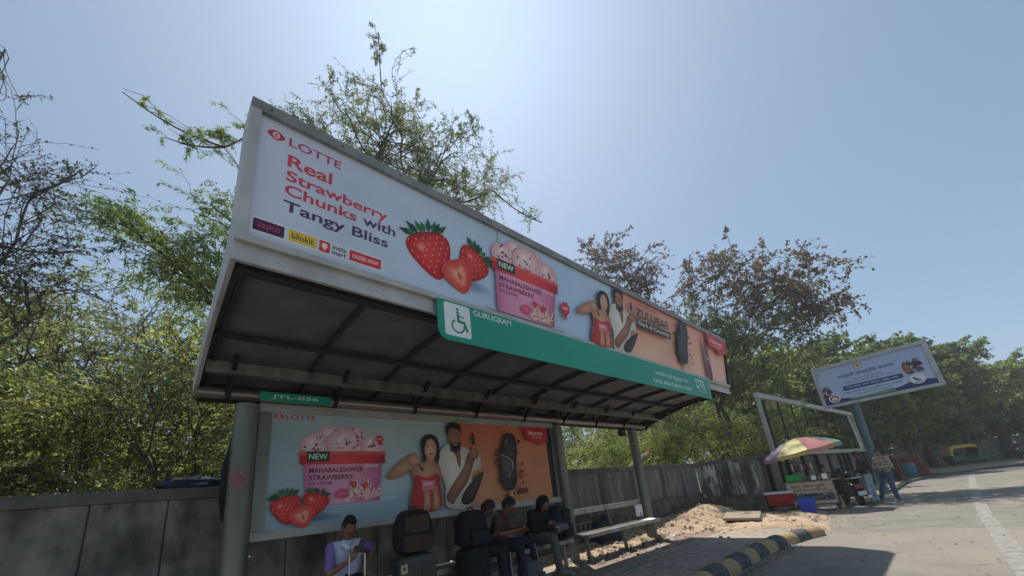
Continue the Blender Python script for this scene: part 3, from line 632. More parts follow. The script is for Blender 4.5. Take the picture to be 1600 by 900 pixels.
# ---- green name board
SB = MB(); g0, g1, gz0, gz1 = 2.02, 9.13, 3.13, 3.615
pts = [(g0, gz1), (g0 + .0, gz0 + .12)] + [(g0 + .12 - .12 * math.cos(t), gz0 + .12 - .12 * math.sin(t)) for t in (.3, .7, 1.1, 1.4)] + [(g0 + .12, gz0), (g1, gz0), (g1, gz1)]
SB.prism([(x, z) for x, z in pts], (3.095, 3.115), ax=1); SBo = SB.build('name_board', M['green'], SH, bevel=.002)
A = Art((0, 3.094, 3.15), (1, 0, 0), (0, 0, 1)); WH = (232, 238, 236); GR = (14, 138, 104)
A.rect(2.1, .04, 2.44, .425, WH, .03)
A.T = lambda u, v: (2.1 + u * .34, .04 + v * .385)
A.ell(.5, .84, .055, .05, GR); A.poly([(.46, .78), (.55, .78), (.57, .52), (.78, .5), (.9, .22), (.82, .18), (.7, .42), (.47, .44)], GR)
A.poly([(.5, .68), (.74, .64), (.74, .6), (.5, .62)], GR)
ring = [(.5 + .26 * math.cos(R_(a)), .32 + .22 * math.sin(R_(a))) for a in range(118, 372, 12)]; ri = [(.5 + .2 * math.cos(R_(a)), .32 + .165 * math.sin(R_(a))) for a in range(118, 372, 12)]
for i in range(len(ring) - 1): A.k -= 1 if i else 0; A.poly([ring[i], ring[i + 1], ri[i + 1], ri[i]], GR)
A.T = lambda u, v: (u, v)
A.text('GURUGRAM', 2.49, .35, .07, WH, .58, .012)
A.rect(6.32, .02, 6.335, .4, (70, 170, 140))
A.text('करियर एवं गुरुकुल रोड', 6.62, .2, .11, (214, 232, 226), 1.4, .01); A.text('KARIEL BAGH GURUKUL STREET', 6.5, .06, .075, WH, 1.62, .012)
A.text('D', 8.4, .17, .2, WH, .17, .01); A.text('TI', 8.58, .17, .2, WH, .18, .012); A.rect(8.8, .17, 8.84, .3, WH); A.rect(8.8, .33, 8.84, .37, WH); A.text('TRANSIT INFRA', 8.42, .09, .035, WH, .45, .0)
A.build('lettering', SBo)
b = MB(); b.box((.9, 5.468, 2.975), (1.74, 5.485, 3.095)); pl = b.build('stop_plate', M['green'], SH, bevel=.003)
A = Art((0, 5.466, 2.975), (1, 0, 0), (0, 0, 1)); A.text('JTL-056', 1.03, .032, .058, (220, 232, 226), .55, .01); A.build('lettering', pl)
b = MB(); b.box((9.1, 5.5, 2.76), (9.28, 5.62, 2.93)); b.bar((9.19, 5.56, 2.93), (9.19, 5.56, 3.0), .02, .02); b.build('lamp_box', M['darkmetal'], SH, bevel=.01)

# ------------------------------------------------------------------ advertising panel under the roof
AP = empty('advertising_panel', (0, 5.62, 1.3), 0, 'framed ice cream poster hung beneath the bus shelter roof behind the waiting people', 'poster panel')
def apbox(name, a, b_, m, bevel=.004):
    q = MB(); q.box((a[0], a[1] - 5.62, a[2] - 1.3), (b_[0], b_[1] - 5.62, b_[2] - 1.3)); return q.build(name, m, AP, bevel=bevel)
apbox('backing', (.96, 5.63, 1.34), (6.44, 5.74, 2.96), M['darkmetal'])
apbox('frame', (.93, 5.6, 2.87), (6.47, 5.75, 2.985), M['frame']); apbox('frame', (.93, 5.6, 1.315), (6.47, 5.75, 1.42), M['frame'])
apbox('frame', (.93, 5.6, 1.421), (1.07, 5.75, 2.869), M['post']); apbox('frame', (6.36, 5.6, 1.421), (6.47, 5.75, 2.869), M['post'])
A = Art((0, 5.626 - 5.62, -1.3), (1, 0, 0), (0, 0, 1))
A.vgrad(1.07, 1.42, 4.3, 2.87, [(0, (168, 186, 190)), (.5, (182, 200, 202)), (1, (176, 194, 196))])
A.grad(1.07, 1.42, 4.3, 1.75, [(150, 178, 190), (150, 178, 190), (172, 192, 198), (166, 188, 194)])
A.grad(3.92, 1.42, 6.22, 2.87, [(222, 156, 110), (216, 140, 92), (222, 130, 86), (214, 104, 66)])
A.rect(6.22, 1.42, 6.36, 2.87, (26, 26, 28))
logo(A, 1.1, 2.79, .07, .5, (196, 50, 64))
A.shape([(1.2, 1.5), (1.7, 1.45), (2.0, 1.5), (1.6, 1.6)], (104, 122, 134), (152, 178, 190), None, 5, 3)
cup(A, 1.42, 2.58, 1.66, 2.72, 2); rosette(A, 2.5, 2.55, .06)
strawberry(A, 1.3, 1.64, .36, .36, 12, seed=8); strawberry(A, 1.62, 1.68, .34, .3, -14, seed=9); strawberry(A, 1.48, 1.54, .34, .26, 18, True, seed=10, green=False)
couple(A); chocbar(A, 7, True); badge(A, 5.5, 2.46, 6.2, 2.86)
A.rect(5.25, 1.56, 5.45, 1.66, (110, 60, 50), .02)
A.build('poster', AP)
q = MB(); q.box((2.6, -.025, 1.585), (3.1, -.021, 1.615)); 
A = Art((0, -.021, -1.3), (1, 0, 0), (0, 0, 1)); A.text('TIMES OOH', 3.85, 2.9, .03, (50, 50, 46), .36); A.build('maker_mark', AP)

# ------------------------------------------------------------------ benches
def bench(x0, x1, label, back=True):
    t = empty('bench', ((x0 + x1) / 2, 5.3, .14), 0, label, 'bench'); L = (x1 - x0) / 2
    b = MB()
    for k in range(3): b.box((-L, -.24 + k * .155, .475), (L, -.24 + k * .155 + .145, .51))
    b.box((-L, -.245, .44), (L, -.235, .512)); b.build('seat', M['steel'], t, bevel=.006)
    b = MB() if back else None
    if back: b.box((-L, .27, .86), (L, .3, .96)); b.box((-L, .255, .955), (L, .315, .975)); b.build('backrest', M['steel'], t, bevel=.006)
    for x in (-L + .15, 0, L - .12):
        b = MB(); b.bar((x, -.1, 0), (x, -.06, .475), .05, .07); b.box((x - .03, -.22, .43), (x + .03, .22, .474)); b.bar((x, .2, .45), (x, .29, .9 if back else .5), .04, .05); b.box((x - .08, -.16, 0), (x + .08, 0, .02)); b.build('leg', M['post'], t, bevel=.004)
    return t
bench(6.45, 9.42, 'empty steel bench between the middle and right shelter posts')
bench(1.25, 6.0, 'long backless steel bench under the poster where the waiting people sit', False)
# things lying on and by the empty bench
def crumple(name, loc, s, m, label, cat, seed=1, flat=.5):
    rr = random.Random(seed); b = MB(); V = []; n = 9
    for i in range(n):
        for j in range(n):
            u, v = i / (n - 1) - .5, j / (n - 1) - .5; r = (1 - (2 * abs(u)) ** 3) * (1 - (2 * abs(v)) ** 3)
            V.append((u * s[0], v * s[1], s[2] * max(0.03, r) * (.6 + .5 * rr.random())))
    F_ = [(i * n + j, (i + 1) * n + j, (i + 1) * n + j + 1, i * n + j + 1) for i in range(n - 1) for j in range(n - 1)]
    b.add(V, F_); b.add([(-s[0] / 2, -s[1] / 2, 0), (s[0] / 2, -s[1] / 2, 0), (s[0] / 2, s[1] / 2, 0), (-s[0] / 2, s[1] / 2, 0)], [(3, 2, 1, 0)])
    o = b.build(name, m); o.location = loc; return tag(o, label, cat)
crumple('newspaper', (9.12, 5.2, .652), (.42, .3, .03), M['paper'], 'creased white newspaper left on the right end of the empty bench', 'newspaper')
crumple('plastic_bag', (9.95, 5.1, .15), (.28, .18, .09), M['paper'], 'crumpled white plastic bag on the ground at the foot of the right post', 'bag', 4)
M['darkblue'] = mat('navy_cloth', (.02, .026, .045), (.03, .04, .06), 8, .9, 0, .4, 40)
crumple('rubbish_sack', (8.6, 6.2, .2), (1.0, .5, .62), M['darkblue'], 'dark sack of rubbish dumped behind the empty bench against the wall', 'sack', 7)
q = MB(); q.box((9.1, 5.52, .72), (9.42, 5.54, 1.0)); tag(q.build('notice_sheet', M['paper'], bevel=.003), 'pale paper notice stuck below the right end of the bench backrest', 'notice')
t = empty('lattice_panel', (6.9, 6.3, .3), 0, 'low zigzag metal lattice leaning behind the empty bench', 'lattice')
q = MB(); 
for i in range(7): q.bar((i * .2, 0, 0), (i * .2 + .1, 0, .42), .018, .018, (0, 1, 0)); q.bar((i * .2 + .1, 0, .42), (i * .2 + .2, 0, 0), .018, .018, (0, 1, 0))
q.build('lattice', M['post'], t); q = MB(); q.bar((0, 0, .43), (1.4, 0, .43), .02, .02); q.build('rail', M['post'], t)

# ------------------------------------------------------------------ people
def capsule(b, p, q, r0, r1, n=14):
    p, q = Vector(p), Vector(q); d = q - p
    if d.length < 1e-5: d = Vector((0, 0, 1e-3))
    u = d.normalized(); pts, rs = [], []
    for a in (-86, -60, -35, -12): pts.append(p + u * r0 * math.sin(R_(a))); rs.append(r0 * math.cos(R_(a)))
    for k in (.0, .33, .66, 1.): pts.append(p + d * k); rs.append(r0 + (r1 - r0) * k)
    for a in (12, 35, 60, 86): pts.append(q + u * r1 * math.sin(R_(a))); rs.append(r1 * math.cos(R_(a)))
    b.tube(pts, rs, n)
def voxel(b, vox, smooth=4, disp=0, seed=0):
    me = bpy.data.meshes.new('v'); me.from_pydata(b.v, [], b.f); o = bpy.data.objects.new('v', me); col.objects.link(o)
    m = o.modifiers.new('r', 'REMESH'); m.mode = 'VOXEL'; m.voxel_size = vox
    m = o.modifiers.new('s', 'SMOOTH'); m.factor = .5; m.iterations = smooth
    r = evalmesh(o); bpy.data.meshes.remove(me)
    if disp:
        n = len(r.vertices); co = np.empty(n * 3); r.vertices.foreach_get('co', co); co = co.reshape(-1, 3); no = np.empty(n * 3); r.vertices.foreach_get('normal', no); no = no.reshape(-1, 3)
        d = np.array([nz.noise(Vector((c[0] * 14 + seed, c[1] * 14, c[2] * 7))) + .5 * nz.noise(Vector((c[0] * 30, c[1] * 30 + seed, c[2] * 18))) for c in co])
        r.vertices.foreach_set('co', (co + no * d[:, None] * disp).ravel())
    r.polygons.foreach_set('use_smooth', [True] * len(r.polygons)); return r
def frame(f, up=(0, 0, 1)):
    f = Vector(f).normalized(); x = f.cross(Vector(up)).normalized(); u = x.cross(f); return Matrix((x, f, u)).transposed()   # columns right, forward, up
def headshape(k=1.0, hair=False):
    V = []; F_ = []; n1, n2 = 36, 26
    for j in range(n2 + 1):
        th = math.pi * j / n2
        for i in range(n1):
            a = 2 * math.pi * i / n1; nx_, ny_, nz_ = math.sin(th) * math.cos(a), math.sin(th) * math.sin(a), math.cos(th)
            x, y, z = nx_ * .075, ny_ * .094, nz_ * .117
            if nz_ < 0: x *= 1 - .3 * (-nz_) ** 1.4; y *= 1 - (.1 if ny_ > 0 else .35) * (-nz_) ** 1.3
            if not hair and ny_ > 0:
                g = lambda sx, sz, cx, cz: math.exp(-((nx_ - cx) / sx) ** 2 - ((nz_ - cz) / sz) ** 2)
                y += .02 * g(.15, .16, 0, -.17) + .01 * g(.1, .2, 0, 0) - .009 * (g(.17, .12, .36, .07) + g(.17, .12, -.36, .07)) + .005 * g(.5, .1, 0, .25) + .007 * g(.26, .07, 0, -.5) + .008 * g(.25, .14, 0, -.85) + .004 * (g(.2, .2, .5, -.25) + g(.2, .2, -.5, -.25))
            V.append((x * k, y * k, z * k))
    for j in range(n2):
        for i in range(n1): F_.append((j * n1 + i, j * n1 + (i + 1) % n1, (j + 1) * n1 + (i + 1) % n1, (j + 1) * n1 + i))
    return V, F_
def hand(b, w_, d, nrm, side, curl=35, s=1.0):
    w_ = Vector(w_); d = Vector(d).normalized(); nrm = Vector(nrm); nrm = (nrm - d * nrm.dot(d)).normalized(); x = d.cross(nrm) * side   # nrm: palm normal, x: towards the thumb
    k = w_ + d * .085 * s
    for o in (-.028, -.01, .01, .028): capsule(b, w_ + d * .01 + x * o * .7 * s, k + x * o * s, .014 * s, .0125 * s, 8)
    for i, (o, L) in enumerate(((.03, .07), (.01, .08), (-.01, .075), (-.03, .058))):
        p = k + x * o * s; dd = d.copy(); q = p
        for j, f in enumerate((.45, .32, .23)):
            dd = (Quaternion(x * side, -R_(curl * (.7 if j == 0 else 1.1)) * side) @ dd) if True else dd
            q2 = q + dd * L * f * s; capsule(b, q, q2, (.0095 - j * .001) * s, (.0088 - j * .001) * s, 8); q = q2
    p = w_ + d * .025 * s + x * .028 * s; q = p + (x * .75 + d * .6 + nrm * .3).normalized() * .042 * s; capsule(b, p, q, .013 * s, .0105 * s, 8)
    capsule(b, q, q + (d * .9 + nrm * .5).normalized() * .032 * s, .0105 * s, .008 * s, 8)
def person(label, loc, rz, J, shirt, trousers, hairc=(18, 14, 13), skin=(150, 98, 70), shoe=(40, 40, 42), sleeve='short', hood=False, beard=False, vox=.007, group=None, shirtdisp=.006, S=1.0, helmet=None):
    t = empty('person', loc, rz, label, 'person', group); t.scale = (S, S, S)
    g = {k: Vector(v) for k, v in J.items() if len(v) == 3}; b = MB()
    # body, head and hands: one surface
    ux = Vector((.07, 0, 0))
    for sgn in (-1, 1): capsule(b, g['pel'] + ux * sgn, g['chest'] + ux * sgn * 1.1, .085, .09)
    capsule(b, g['shL'], g['shR'], .05, .05); capsule(b, g['chest'] + Vector((0, 0, .05)), g['neck'], .075, .055); capsule(b, g['neck'], g['head'] - Vector((0, 0, .05)), .053, .052)
    for s_ in 'LR':
        capsule(b, g['sh' + s_], g['el' + s_], .05, .037); capsule(b, g['el' + s_], g['wr' + s_], .037, .025)
        capsule(b, g['hip' + s_], g['kn' + s_], .082, .054); capsule(b, g['kn' + s_], g['an' + s_], .053, .034)
        capsule(b, g['an' + s_], g['an' + s_] + (g['to' + s_] - g['an' + s_]) * .8, .033, .028)
        hand(b, g['wr' + s_], g['hd' + s_] if 'hd' + s_ in g else g['wr' + s_] - g['el' + s_], g.get('pn' + s_, Vector((0, 0, -1))), -1 if s_ == 'L' else 1, J.get('curl', (40,))[0])
    HM = frame(g['face']); hv, hf = headshape(); b.add([g['head'] + HM @ Vector(v) for v in hv], hf)
    for sgn in (-1, 1): capsule(b, g['head'] + HM @ Vector((.074 * sgn, -.008, .018)), g['head'] + HM @ Vector((.074 * sgn, -.004, -.02)), .014, .01, 8)
    me = voxel(b, vox, 2); n = len(me.vertices); co = np.empty(n * 3); me.vertices.foreach_get('co', co); co = co.reshape(-1, 3)
    inv = np.array(HM.inverted()); hc = (co - np.array(g['head'])) @ inv.T
    c = np.tile(np.array([*lin(skin), 1]), (n, 1)); sk = c[0, :3].copy(); fr = hc[:, 1] > .045
    def paint(m_, cc): c[m_, :3] = cc
    if beard: paint(fr & (hc[:, 2] < -.03) & (abs(hc[:, 2]) < .13) | ((abs(hc[:, 0]) > .05) & (hc[:, 2] < -.01) & (hc[:, 2] > -.1) & (hc[:, 1] > .0) & (np.abs(hc[:, 0]) < .09)), sk * .25)
    paint(fr & (abs(hc[:, 0]) < .024) & (abs(hc[:, 2] + .057) < .009), sk * (.75, .5, .5))
    for sx in (-1, 1):
        paint(fr & (((hc[:, 0] - sx * .029) / .015) ** 2 + ((hc[:, 2] - .009) / .0075) ** 2 < 1), (.45, .42, .4)); paint(fr & (((hc[:, 0] - sx * .029) / .007) ** 2 + ((hc[:, 2] - .009) / .008) ** 2 < 1), (.015, .01, .01))
        paint(fr & (abs(hc[:, 0] - sx * .031) < .02) & (abs(hc[:, 2] - .031) < .005), sk * .15)
    a = me.color_attributes.new('Col', 'FLOAT_COLOR', 'POINT'); a.data.foreach_set('color', c.ravel()); link('body', me, M['skinm'], t)
    # shirt
    b = MB()
    for sgn in (-1, 1): capsule(b, g['pel'] + ux * sgn - Vector((0, 0, .02)), g['chest'] + ux * sgn * 1.12, .105, .106)
    capsule(b, g['shL'], g['shR'], .068, .068); capsule(b, g['chest'] + Vector((0, 0, .05)), g['neck'] - Vector((0, 0, .015)), .085, .066)
    for s_ in 'LR':
        e = g['sh' + s_] + (g['el' + s_] - g['sh' + s_]) * (.8 if sleeve == 'short' else 1); capsule(b, g['sh' + s_], e, .068, .062 if sleeve == 'short' else .054)
        if sleeve != 'short': capsule(b, g['el' + s_], g['el' + s_] + (g['wr' + s_] - g['el' + s_]) * .92, .054, .042)
    if hood: b.add([g['head'] + HM @ (Vector(v) * 1.16 + Vector((0, -.02, .008))) for v in hv], hf) if False else None
    me = voxel(b, .011, 3, shirtdisp, hash(label) % 7 if False else len(label)); sh = link('hoodie' if hood else 'shirt', me, shirt, t)
    if hood:
        hvv, hff = headshape(1.2, True); bb = MB(); keep = [f for f in hff if not (sum(hvv[i][1] for i in f) / 4 > .062 and sum(hvv[i][2] for i in f) / 4 < .085)]
        bb.add([g['head'] + HM @ (Vector(v) + Vector((0, -.022, .004))) for v in hvv], keep); bb.build('hood', shirt, t, smooth=True)
    b = MB()
    capsule(b, g['hipL'], g['hipR'], .105, .105); capsule(b, (g['hipL'] + g['hipR']) / 2, g['pel'] + Vector((0, 0, .03)), .11, .105)
    for s_ in 'LR': capsule(b, g['hip' + s_], g['kn' + s_], .1, .073); capsule(b, g['kn' + s_], g['an' + s_] + Vector((0, 0, .015)), .073, .06)
    tr = link('trousers', voxel(b, .011, 3, .006, 3), trousers, t)
    for s_ in 'LR':
        b = MB(); an, to = g['an' + s_], g['to' + s_]; d = to - an; capsule(b, an - d * .18 - Vector((0, 0, .02)), to, .046, .036); capsule(b, an + Vector((0, 0, .01)), an - Vector((0, 0, .03)), .048, .05)
        link('shoe', voxel(b, .01, 2), shoe, t)
    if not hood and not helmet:
        hvv, hff = headshape(1.07, True); rr = random.Random(len(label)); V2 = []
        for v in hvv: k = 1 + .045 * rr.random() + (.1 if v[2] > .07 else 0); V2.append((v[0] * k, v[1] * k, v[2] * (k + (.03 if v[2] > .05 else 0))))
        def kp_(f):
            y = sum(hvv[i][1] for i in f) / 4; z = sum(hvv[i][2] for i in f) / 4
            return z > (.062 if y > .05 else (.0 if y > .0 else -.06))
        bb = MB(); bb.add([g['head'] + HM @ (Vector(v) + Vector((0, -.004, .004))) for v in V2], [f for f in hff if kp_(f)]); bb.build('hair', hairc, t)
    if helmet:
        hvv, hff = headshape(1.28, True); bb = MB(); bb.add([g['head'] + HM @ Vector(v) for v in hvv], [f for f in hff if sum(hvv[i][2] for i in f) / 4 > -.09]); bb.build('helmet', helmet, t, smooth=True)
    return t, g, sh, tr
M['skinm'] = colmat('skin', .55, .4)
M['hair'] = mat('black_hair', (.012, .01, .009), (.03, .025, .022), 60, .6, 0, .8, 90)
M['shoe'] = mat('grey_shoe', (.18, .18, .18), (.28, .28, .27), 20, .8)
M['darktr'] = mat('dark_trousers', (.018, .02, .026), (.03, .032, .04), 12, .9, 0, .4, 50)
M['greytr'] = mat('grey_trousers', (.11, .108, .1), (.15, .147, .138), 12, .9, 0, .4, 50)
M['jeans'] = mat('blue_jeans', (.05, .09, .17), (.1, .16, .27), 9, .9, 0, .4, 50)
M['jeans2'] = mat('pale_jeans', (.26, .34, .44), (.42, .5, .6), 5, .9, 0, .4, 50)
def polomat():
    m = mat('lilac_and_white_polo', (.6, .62, .74), None, rough=.85); n = m.node_tree.nodes; L = m.node_tree.links
    tc = n.new('ShaderNodeTexCoord'); sx = n.new('ShaderNodeSeparateXYZ'); ab = n.new('ShaderNodeMath'); ab.operation = 'ABSOLUTE'; r = n.new('ShaderNodeValToRGB'); r.color_ramp.interpolation = 'CONSTANT'
    r.color_ramp.elements[0].color = (.58, .6, .78, 1); r.color_ramp.elements[1].color = (.27, .17, .42, 1); r.color_ramp.elements[1].position = .165
    L.new(tc.outputs['Object'], sx.inputs[0]); L.new(sx.outputs[0], ab.inputs[0]); L.new(ab.outputs[0], r.inputs[0]); L.new(r.outputs[0], n['Principled BSDF'].inputs['Base Color']); return m
def checkmat(name, ca, cb, cc, s):
    m = mat(name, ca, None, rough=.9); n = m.node_tree.nodes; L = m.node_tree.links; tc = n.new('ShaderNodeTexCoord'); prev = None
    for ax, c2 in (('X', cb), ('Z', cc)):
        wv = n.new('ShaderNodeTexWave'); wv.bands_direction = ax; wv.inputs['Scale'].default_value = s; wv.inputs['Distortion'].default_value = .6; L.new(tc.outputs['Object'], wv.inputs[0])
        r = n.new('ShaderNodeValToRGB'); r.color_ramp.elements[0].position = .55; r.color_ramp.elements[1].position = .65; L.new(wv.outputs['Fac'], r.inputs[0])
        mx = n.new('ShaderNodeMix'); mx.data_type = 'RGBA'; L.new(r.outputs[0], mx.inputs['Factor'])
        if prev: L.new(prev, mx.inputs[6])
        else: mx.inputs[6].default_value = (*ca, 1)
        mx.inputs[7].default_value = (*c2, 1); prev = mx.outputs[2]
    L.new(prev, n['Principled BSDF'].inputs['Base Color']); return m
M['polo'] = polomat()
M['plaid'] = checkmat('dark_red_plaid', (.07, .03, .03), (.02, .02, .025), (.14, .07, .06), 9)
M['check'] = checkmat('beige_check', (.34, .28, .2), (.16, .11, .08), (.5, .44, .34), 6)
seat = dict(pel=(0, .08, .6), chest=(0, .02, .9), neck=(0, -.01, 1.06), head=(0, -.07, 1.21), face=(0, -1, -.45), shL=(.18, .02, 1.0), shR=(-.18, .02, 1.0),
    elL=(.27, -.08, .74), wrL=(.1, -.28, .76), elR=(-.27, -.08, .74), wrR=(-.1, -.28, .76), hipL=(.09, .03, .58), hipR=(-.09, .03, .58), knL=(.13, -.4, .56), knR=(-.13, -.4, .56),
    anL=(.14, -.42, .1), anR=(-.14, -.42, .1), toL=(.15, -.6, .04), toR=(-.15, -.6, .04), pnL=(-.3, .6, .6), pnR=(.3, .6, .6), curl=(35,))
def phone(parent_name, p, d, n_, label):
    t = MB(); d = Vector(d).normalized(); t.bar(Vector(p) - d * .075, Vector(p) + d * .075, .07, .009, n_); return tag(t.build('phone', M['glass'], bevel=.003), label, 'phone')
J = dict(seat); J.update(face=(.2, -1, -.5), head=(-.01, -.08, 1.22), elR=(-.25, -.14, .72), wrR=(-.03, -.29, .87), hdR=(.3, -.15, .9), pnR=(.3, .8, .3), elL=(.37, .06, .9), wrL=(.2, -.06, .7), hdL=(-.3, -.4, -.4), curl=(28,))
tA, gA, shA, _ = person('seated man in lilac and white polo shirt looking at his phone below the poster', (1.93, 5.3, .14), 0, J, M['polo'], M['darktr'], M['hair'], (158, 106, 78), M['shoe'], vox=.006)
# collar and belt of the polo
b = MB(); 
for sgn in (-1, 1): b.add([(0, -.105, .985), (sgn * .075, -.065, 1.055), (sgn * .1, -.05, 1.025), (sgn * .045, -.115, .95)], [(0, 1, 2, 3)])
b.bar((0, -.112, .98), (0, -.113, .86), .012, .004, (0, 1, 0)); b.build('collar', M['white'], shA)
phone('p', (1.96, 4.93, 1.14), (.35, -.05, .9), (.2, -.9, .3), 'dark phone held up in the hand of the man in the polo shirt')
hunch = dict(chest=(0, -.06, .89), neck=(0, -.13, 1.03), shL=(.18, -.08, .97), shR=(-.18, -.08, .97))
J = dict(seat); J.update(hunch); J.update(face=(.3, -.9, -.9), head=(.02, -.22, 1.15))
tC, gC, shC, trC = person('seated young man with bowed black hair hidden behind the tall black trolley bag', (3.92, 5.32, .14), R_(40), J, M['blackcloth'], M['darktr'], M['hair'], (120, 80, 58), M['shoe'], sleeve='long', vox=.009, S=1.07)
for k in range(3):
    b = MB(); o = -.03 + k * .022
    b.tube([(.13 + .071 * .7, -.4 - .05 + o, .56), (.14 + .05, -.42 - .04 + o, .13)], .007, 6); b.build('stripe', M['white'], trC)
J = dict(seat); J.update(hunch); J.update(face=(.25, -.9, -.85), head=(.01, -.22, 1.16), elL=(.25, -.1, .76), wrL=(.12, -.36, .8), elR=(-.25, -.1, .76), wrR=(.02, -.38, .78), knL=(.28, -.42, .58), anL=(.3, -.5, .1), toL=(.34, -.68, .04))
tD, gD, shD, trD = person('seated man in dark red plaid shirt bending over a phone with both hands', (4.42, 5.36, .14), R_(28), J, M['plaid'], M['darktr'], M['hair'], (150, 92, 72), M['shoe'], vox=.008, S=1.07)
b = MB(); b.tube([(.28 + .06, -.48, .54), (.3 + .05, -.54, .13)], .009, 6); b.build('stripe', M['white'], trD)
J = dict(seat); J.update(face=(.1, -1, -.9), head=(-.08, -.24, 1.06), chest=(-.02, -.06, .86), neck=(-.04, -.14, .99), shL=(.19, -.08, .93), shR=(-.21, -.08, .93), pel=(0, .1, .6), elL=(.3, -.1, .72), wrL=(.06, -.26, .74), elR=(-.27, -.14, .7), wrR=(0, -.3, .72),
    knL=(.42, -.28, .66), anL=(-.02, -.42, .68), toL=(-.16, -.5, .7), knR=(-.14, -.4, .56), anR=(-.1, -.42, .1), toR=(-.08, -.62, .04))
tE, gE, shE, trE = person('seated figure slumped in a black hooded top with grey trousers and crossed legs', (5.34, 5.34, .14), R_(10), J, M['blackcloth'], M['greytr'], M['hair'], (150, 104, 80), M['shoe'], sleeve='long', hood=True, vox=.008, S=1.12)
b = MB(); b.tube([(.06 + .0, -.2, .735), (.075, -.215, .74)], .034, 10); b.build('watch', M['chrome'], tE)

# ------------------------------------------------------------------ luggage
def rbox(b, a, c, e=.28):
    # rounded box as a superellipsoid grid
    a, c = Vector(a), Vector(c); m = (a + c) / 2; h = (c - a) / 2; V = []; F_ = []; n1, n2 = 28, 16
    sp = lambda v: math.copysign(abs(v) ** e, v)
    for j in range(n2 + 1):
        th = -math.pi / 2 + math.pi * j / n2
        for i in range(n1):
            ph = 2 * math.pi * i / n1; V.append(m + Vector((h.x * sp(math.cos(th)) * sp(math.cos(ph)), h.y * sp(math.cos(th)) * sp(math.sin(ph)), h.z * sp(math.sin(th)))))
    for j in range(n2):
        for i in range(n1): F_.append((j * n1 + i, j * n1 + (i + 1) % n1, (j + 1) * n1 + (i + 1) % n1, (j + 1) * n1 + i))
    b.add(V, F_)
def suitcase(loc, rz, w_, d, h, m, label, handle=.0, sticker=False, m2=None):
    t = empty('suitcase', loc, rz, label, 'suitcase'); b = MB(); rbox(b, (-w_ / 2, -d / 2, .06), (w_ / 2, d / 2, h)); sh = b.build('shell', m, t, smooth=True)
    for k in (-.3, -.1, .1, .3): b = MB(); b.box((k * w_ - .012, -d / 2 - .006, .14), (k * w_ + .012, -d / 2 + .02, h - .1)); b.build('ridge', m, t, bevel=.004)
    for x in (-1, 1):
        for y in (-1, 1): b = MB(); b.tube([(x * w_ * .38 - .012, y * d * .3, .032), (x * w_ * .38 + .012, y * d * .3, .032)], .032, 12); b.bar((x * w_ * .38, y * d * .3, .03), (x * w_ * .38, y * d * .3, .09), .03, .03); b.build('wheel', M['rubber'], t)
    if handle:
        b = MB(); b.tube([(-.09, d * .3, h - .02), (-.09, d * .3, h + handle), (.09, d * .3, h + handle), (.09, d * .3, h - .02)], .009, 8); b.build('handle', M['chrome'], t)
    else: b = MB(); b.tube([(-.07, 0, h - .01), (-.06, 0, h + .025), (.06, 0, h + .025), (.07, 0, h - .01)], .009, 8); b.build('handle', M['darkmetal'], t)
    if sticker:
        A = Art((0, -d / 2 - .009, 0), (1, 0, 0), (0, 0, 1)); A.poly([(-w_ * .44, h - .2), (-w_ * .28, h - .19), (-w_ * .29, h - .09), (-w_ * .45, h - .1)], (200, 196, 150)); A.ell(-w_ * .365, h - .14, .025, .025, (120, 110, 60)); A.blob([(-w_ * .4, h - .3), (-w_ * .3, h - .28), (-w_ * .32, h - .22), (-w_ * .38, h - .23)], (190, 190, 170)); A.build('sticker', t)
    return t
def backpack(loc, rz, s, m, mf, label, tilt=0, mp=None):
    t = empty('backpack', loc, rz, label, 'backpack'); t.rotation_euler[0] = tilt; b = MB(); w_, d, h = s
    o = len(b.v); rbox(b, (-w_ / 2, -d / 2, 0), (w_ / 2, d / 2, h), .5); b.v = [(x * (1 - .38 * max(0, z / h - .45)), y * (1 - .3 * max(0, z / h - .5)), z) for x, y, z in b.v]; b.build('bag', m, t, smooth=True)
    b = MB(); rbox(b, (-w_ * .36, -d / 2 - .05, .03), (w_ * .36, -d / 2 + .04, h * .44)); b.build('pocket', mf, t, smooth=True)
    b = MB(); rbox(b, (-w_ * .31, -d / 2 - .025, h * .46), (w_ * .31, -d / 2 + .05, h * .86)); b.build('pocket', mf, t, smooth=True)
    b = MB(); b.tube([(-.05, 0, h - .02), (-.045, 0, h + .035), (.045, 0, h + .035), (.05, 0, h - .02)], .011, 8); b.build('handle', m, t)
    for x in (-1, 1): b = MB(); b.tube([(x * .07, d * .45, h * .9), (x * .12, d * .62, h * .7), (x * .13, d * .6, h * .35), (x * w_ * .4, d * .45, .06)], [.022, .025, .018, .012], 8); b.build('strap', m, t)
    b = MB(); b.tube([(-w_ * .3, -d / 2 - .052, h * .40), (w_ * .3, -d / 2 - .052, h * .40)], .004, 6); b.build('zip', M['darkmetal'], t)
    return t
M['olive'] = mat('olive_shell', (.06, .064, .052), (.045, .048, .04), 8, .45, 0, .1)
M['brownbag'] = mat('brown_canvas', (.085, .045, .033), (.06, .032, .024), 12, .85, 0, .4, 80)
suitcase((2.62, 4.88, .142), R_(-6), .52, .3, .8, M['olive'], 'large olive green suitcase standing beside the man in the polo shirt', sticker=True)
backpack((2.62, 4.88, .945), R_(-6), (.52, .3, .54), M['blackcloth'], M['brownbag'], 'brown and black backpack resting on top of the olive suitcase')
suitcase((1.83, 4.62, .142), R_(5), .42, .26, .62, M['darkmetal'], 'dark suitcase with raised silver handle in front of the man in the polo shirt', handle=.3)
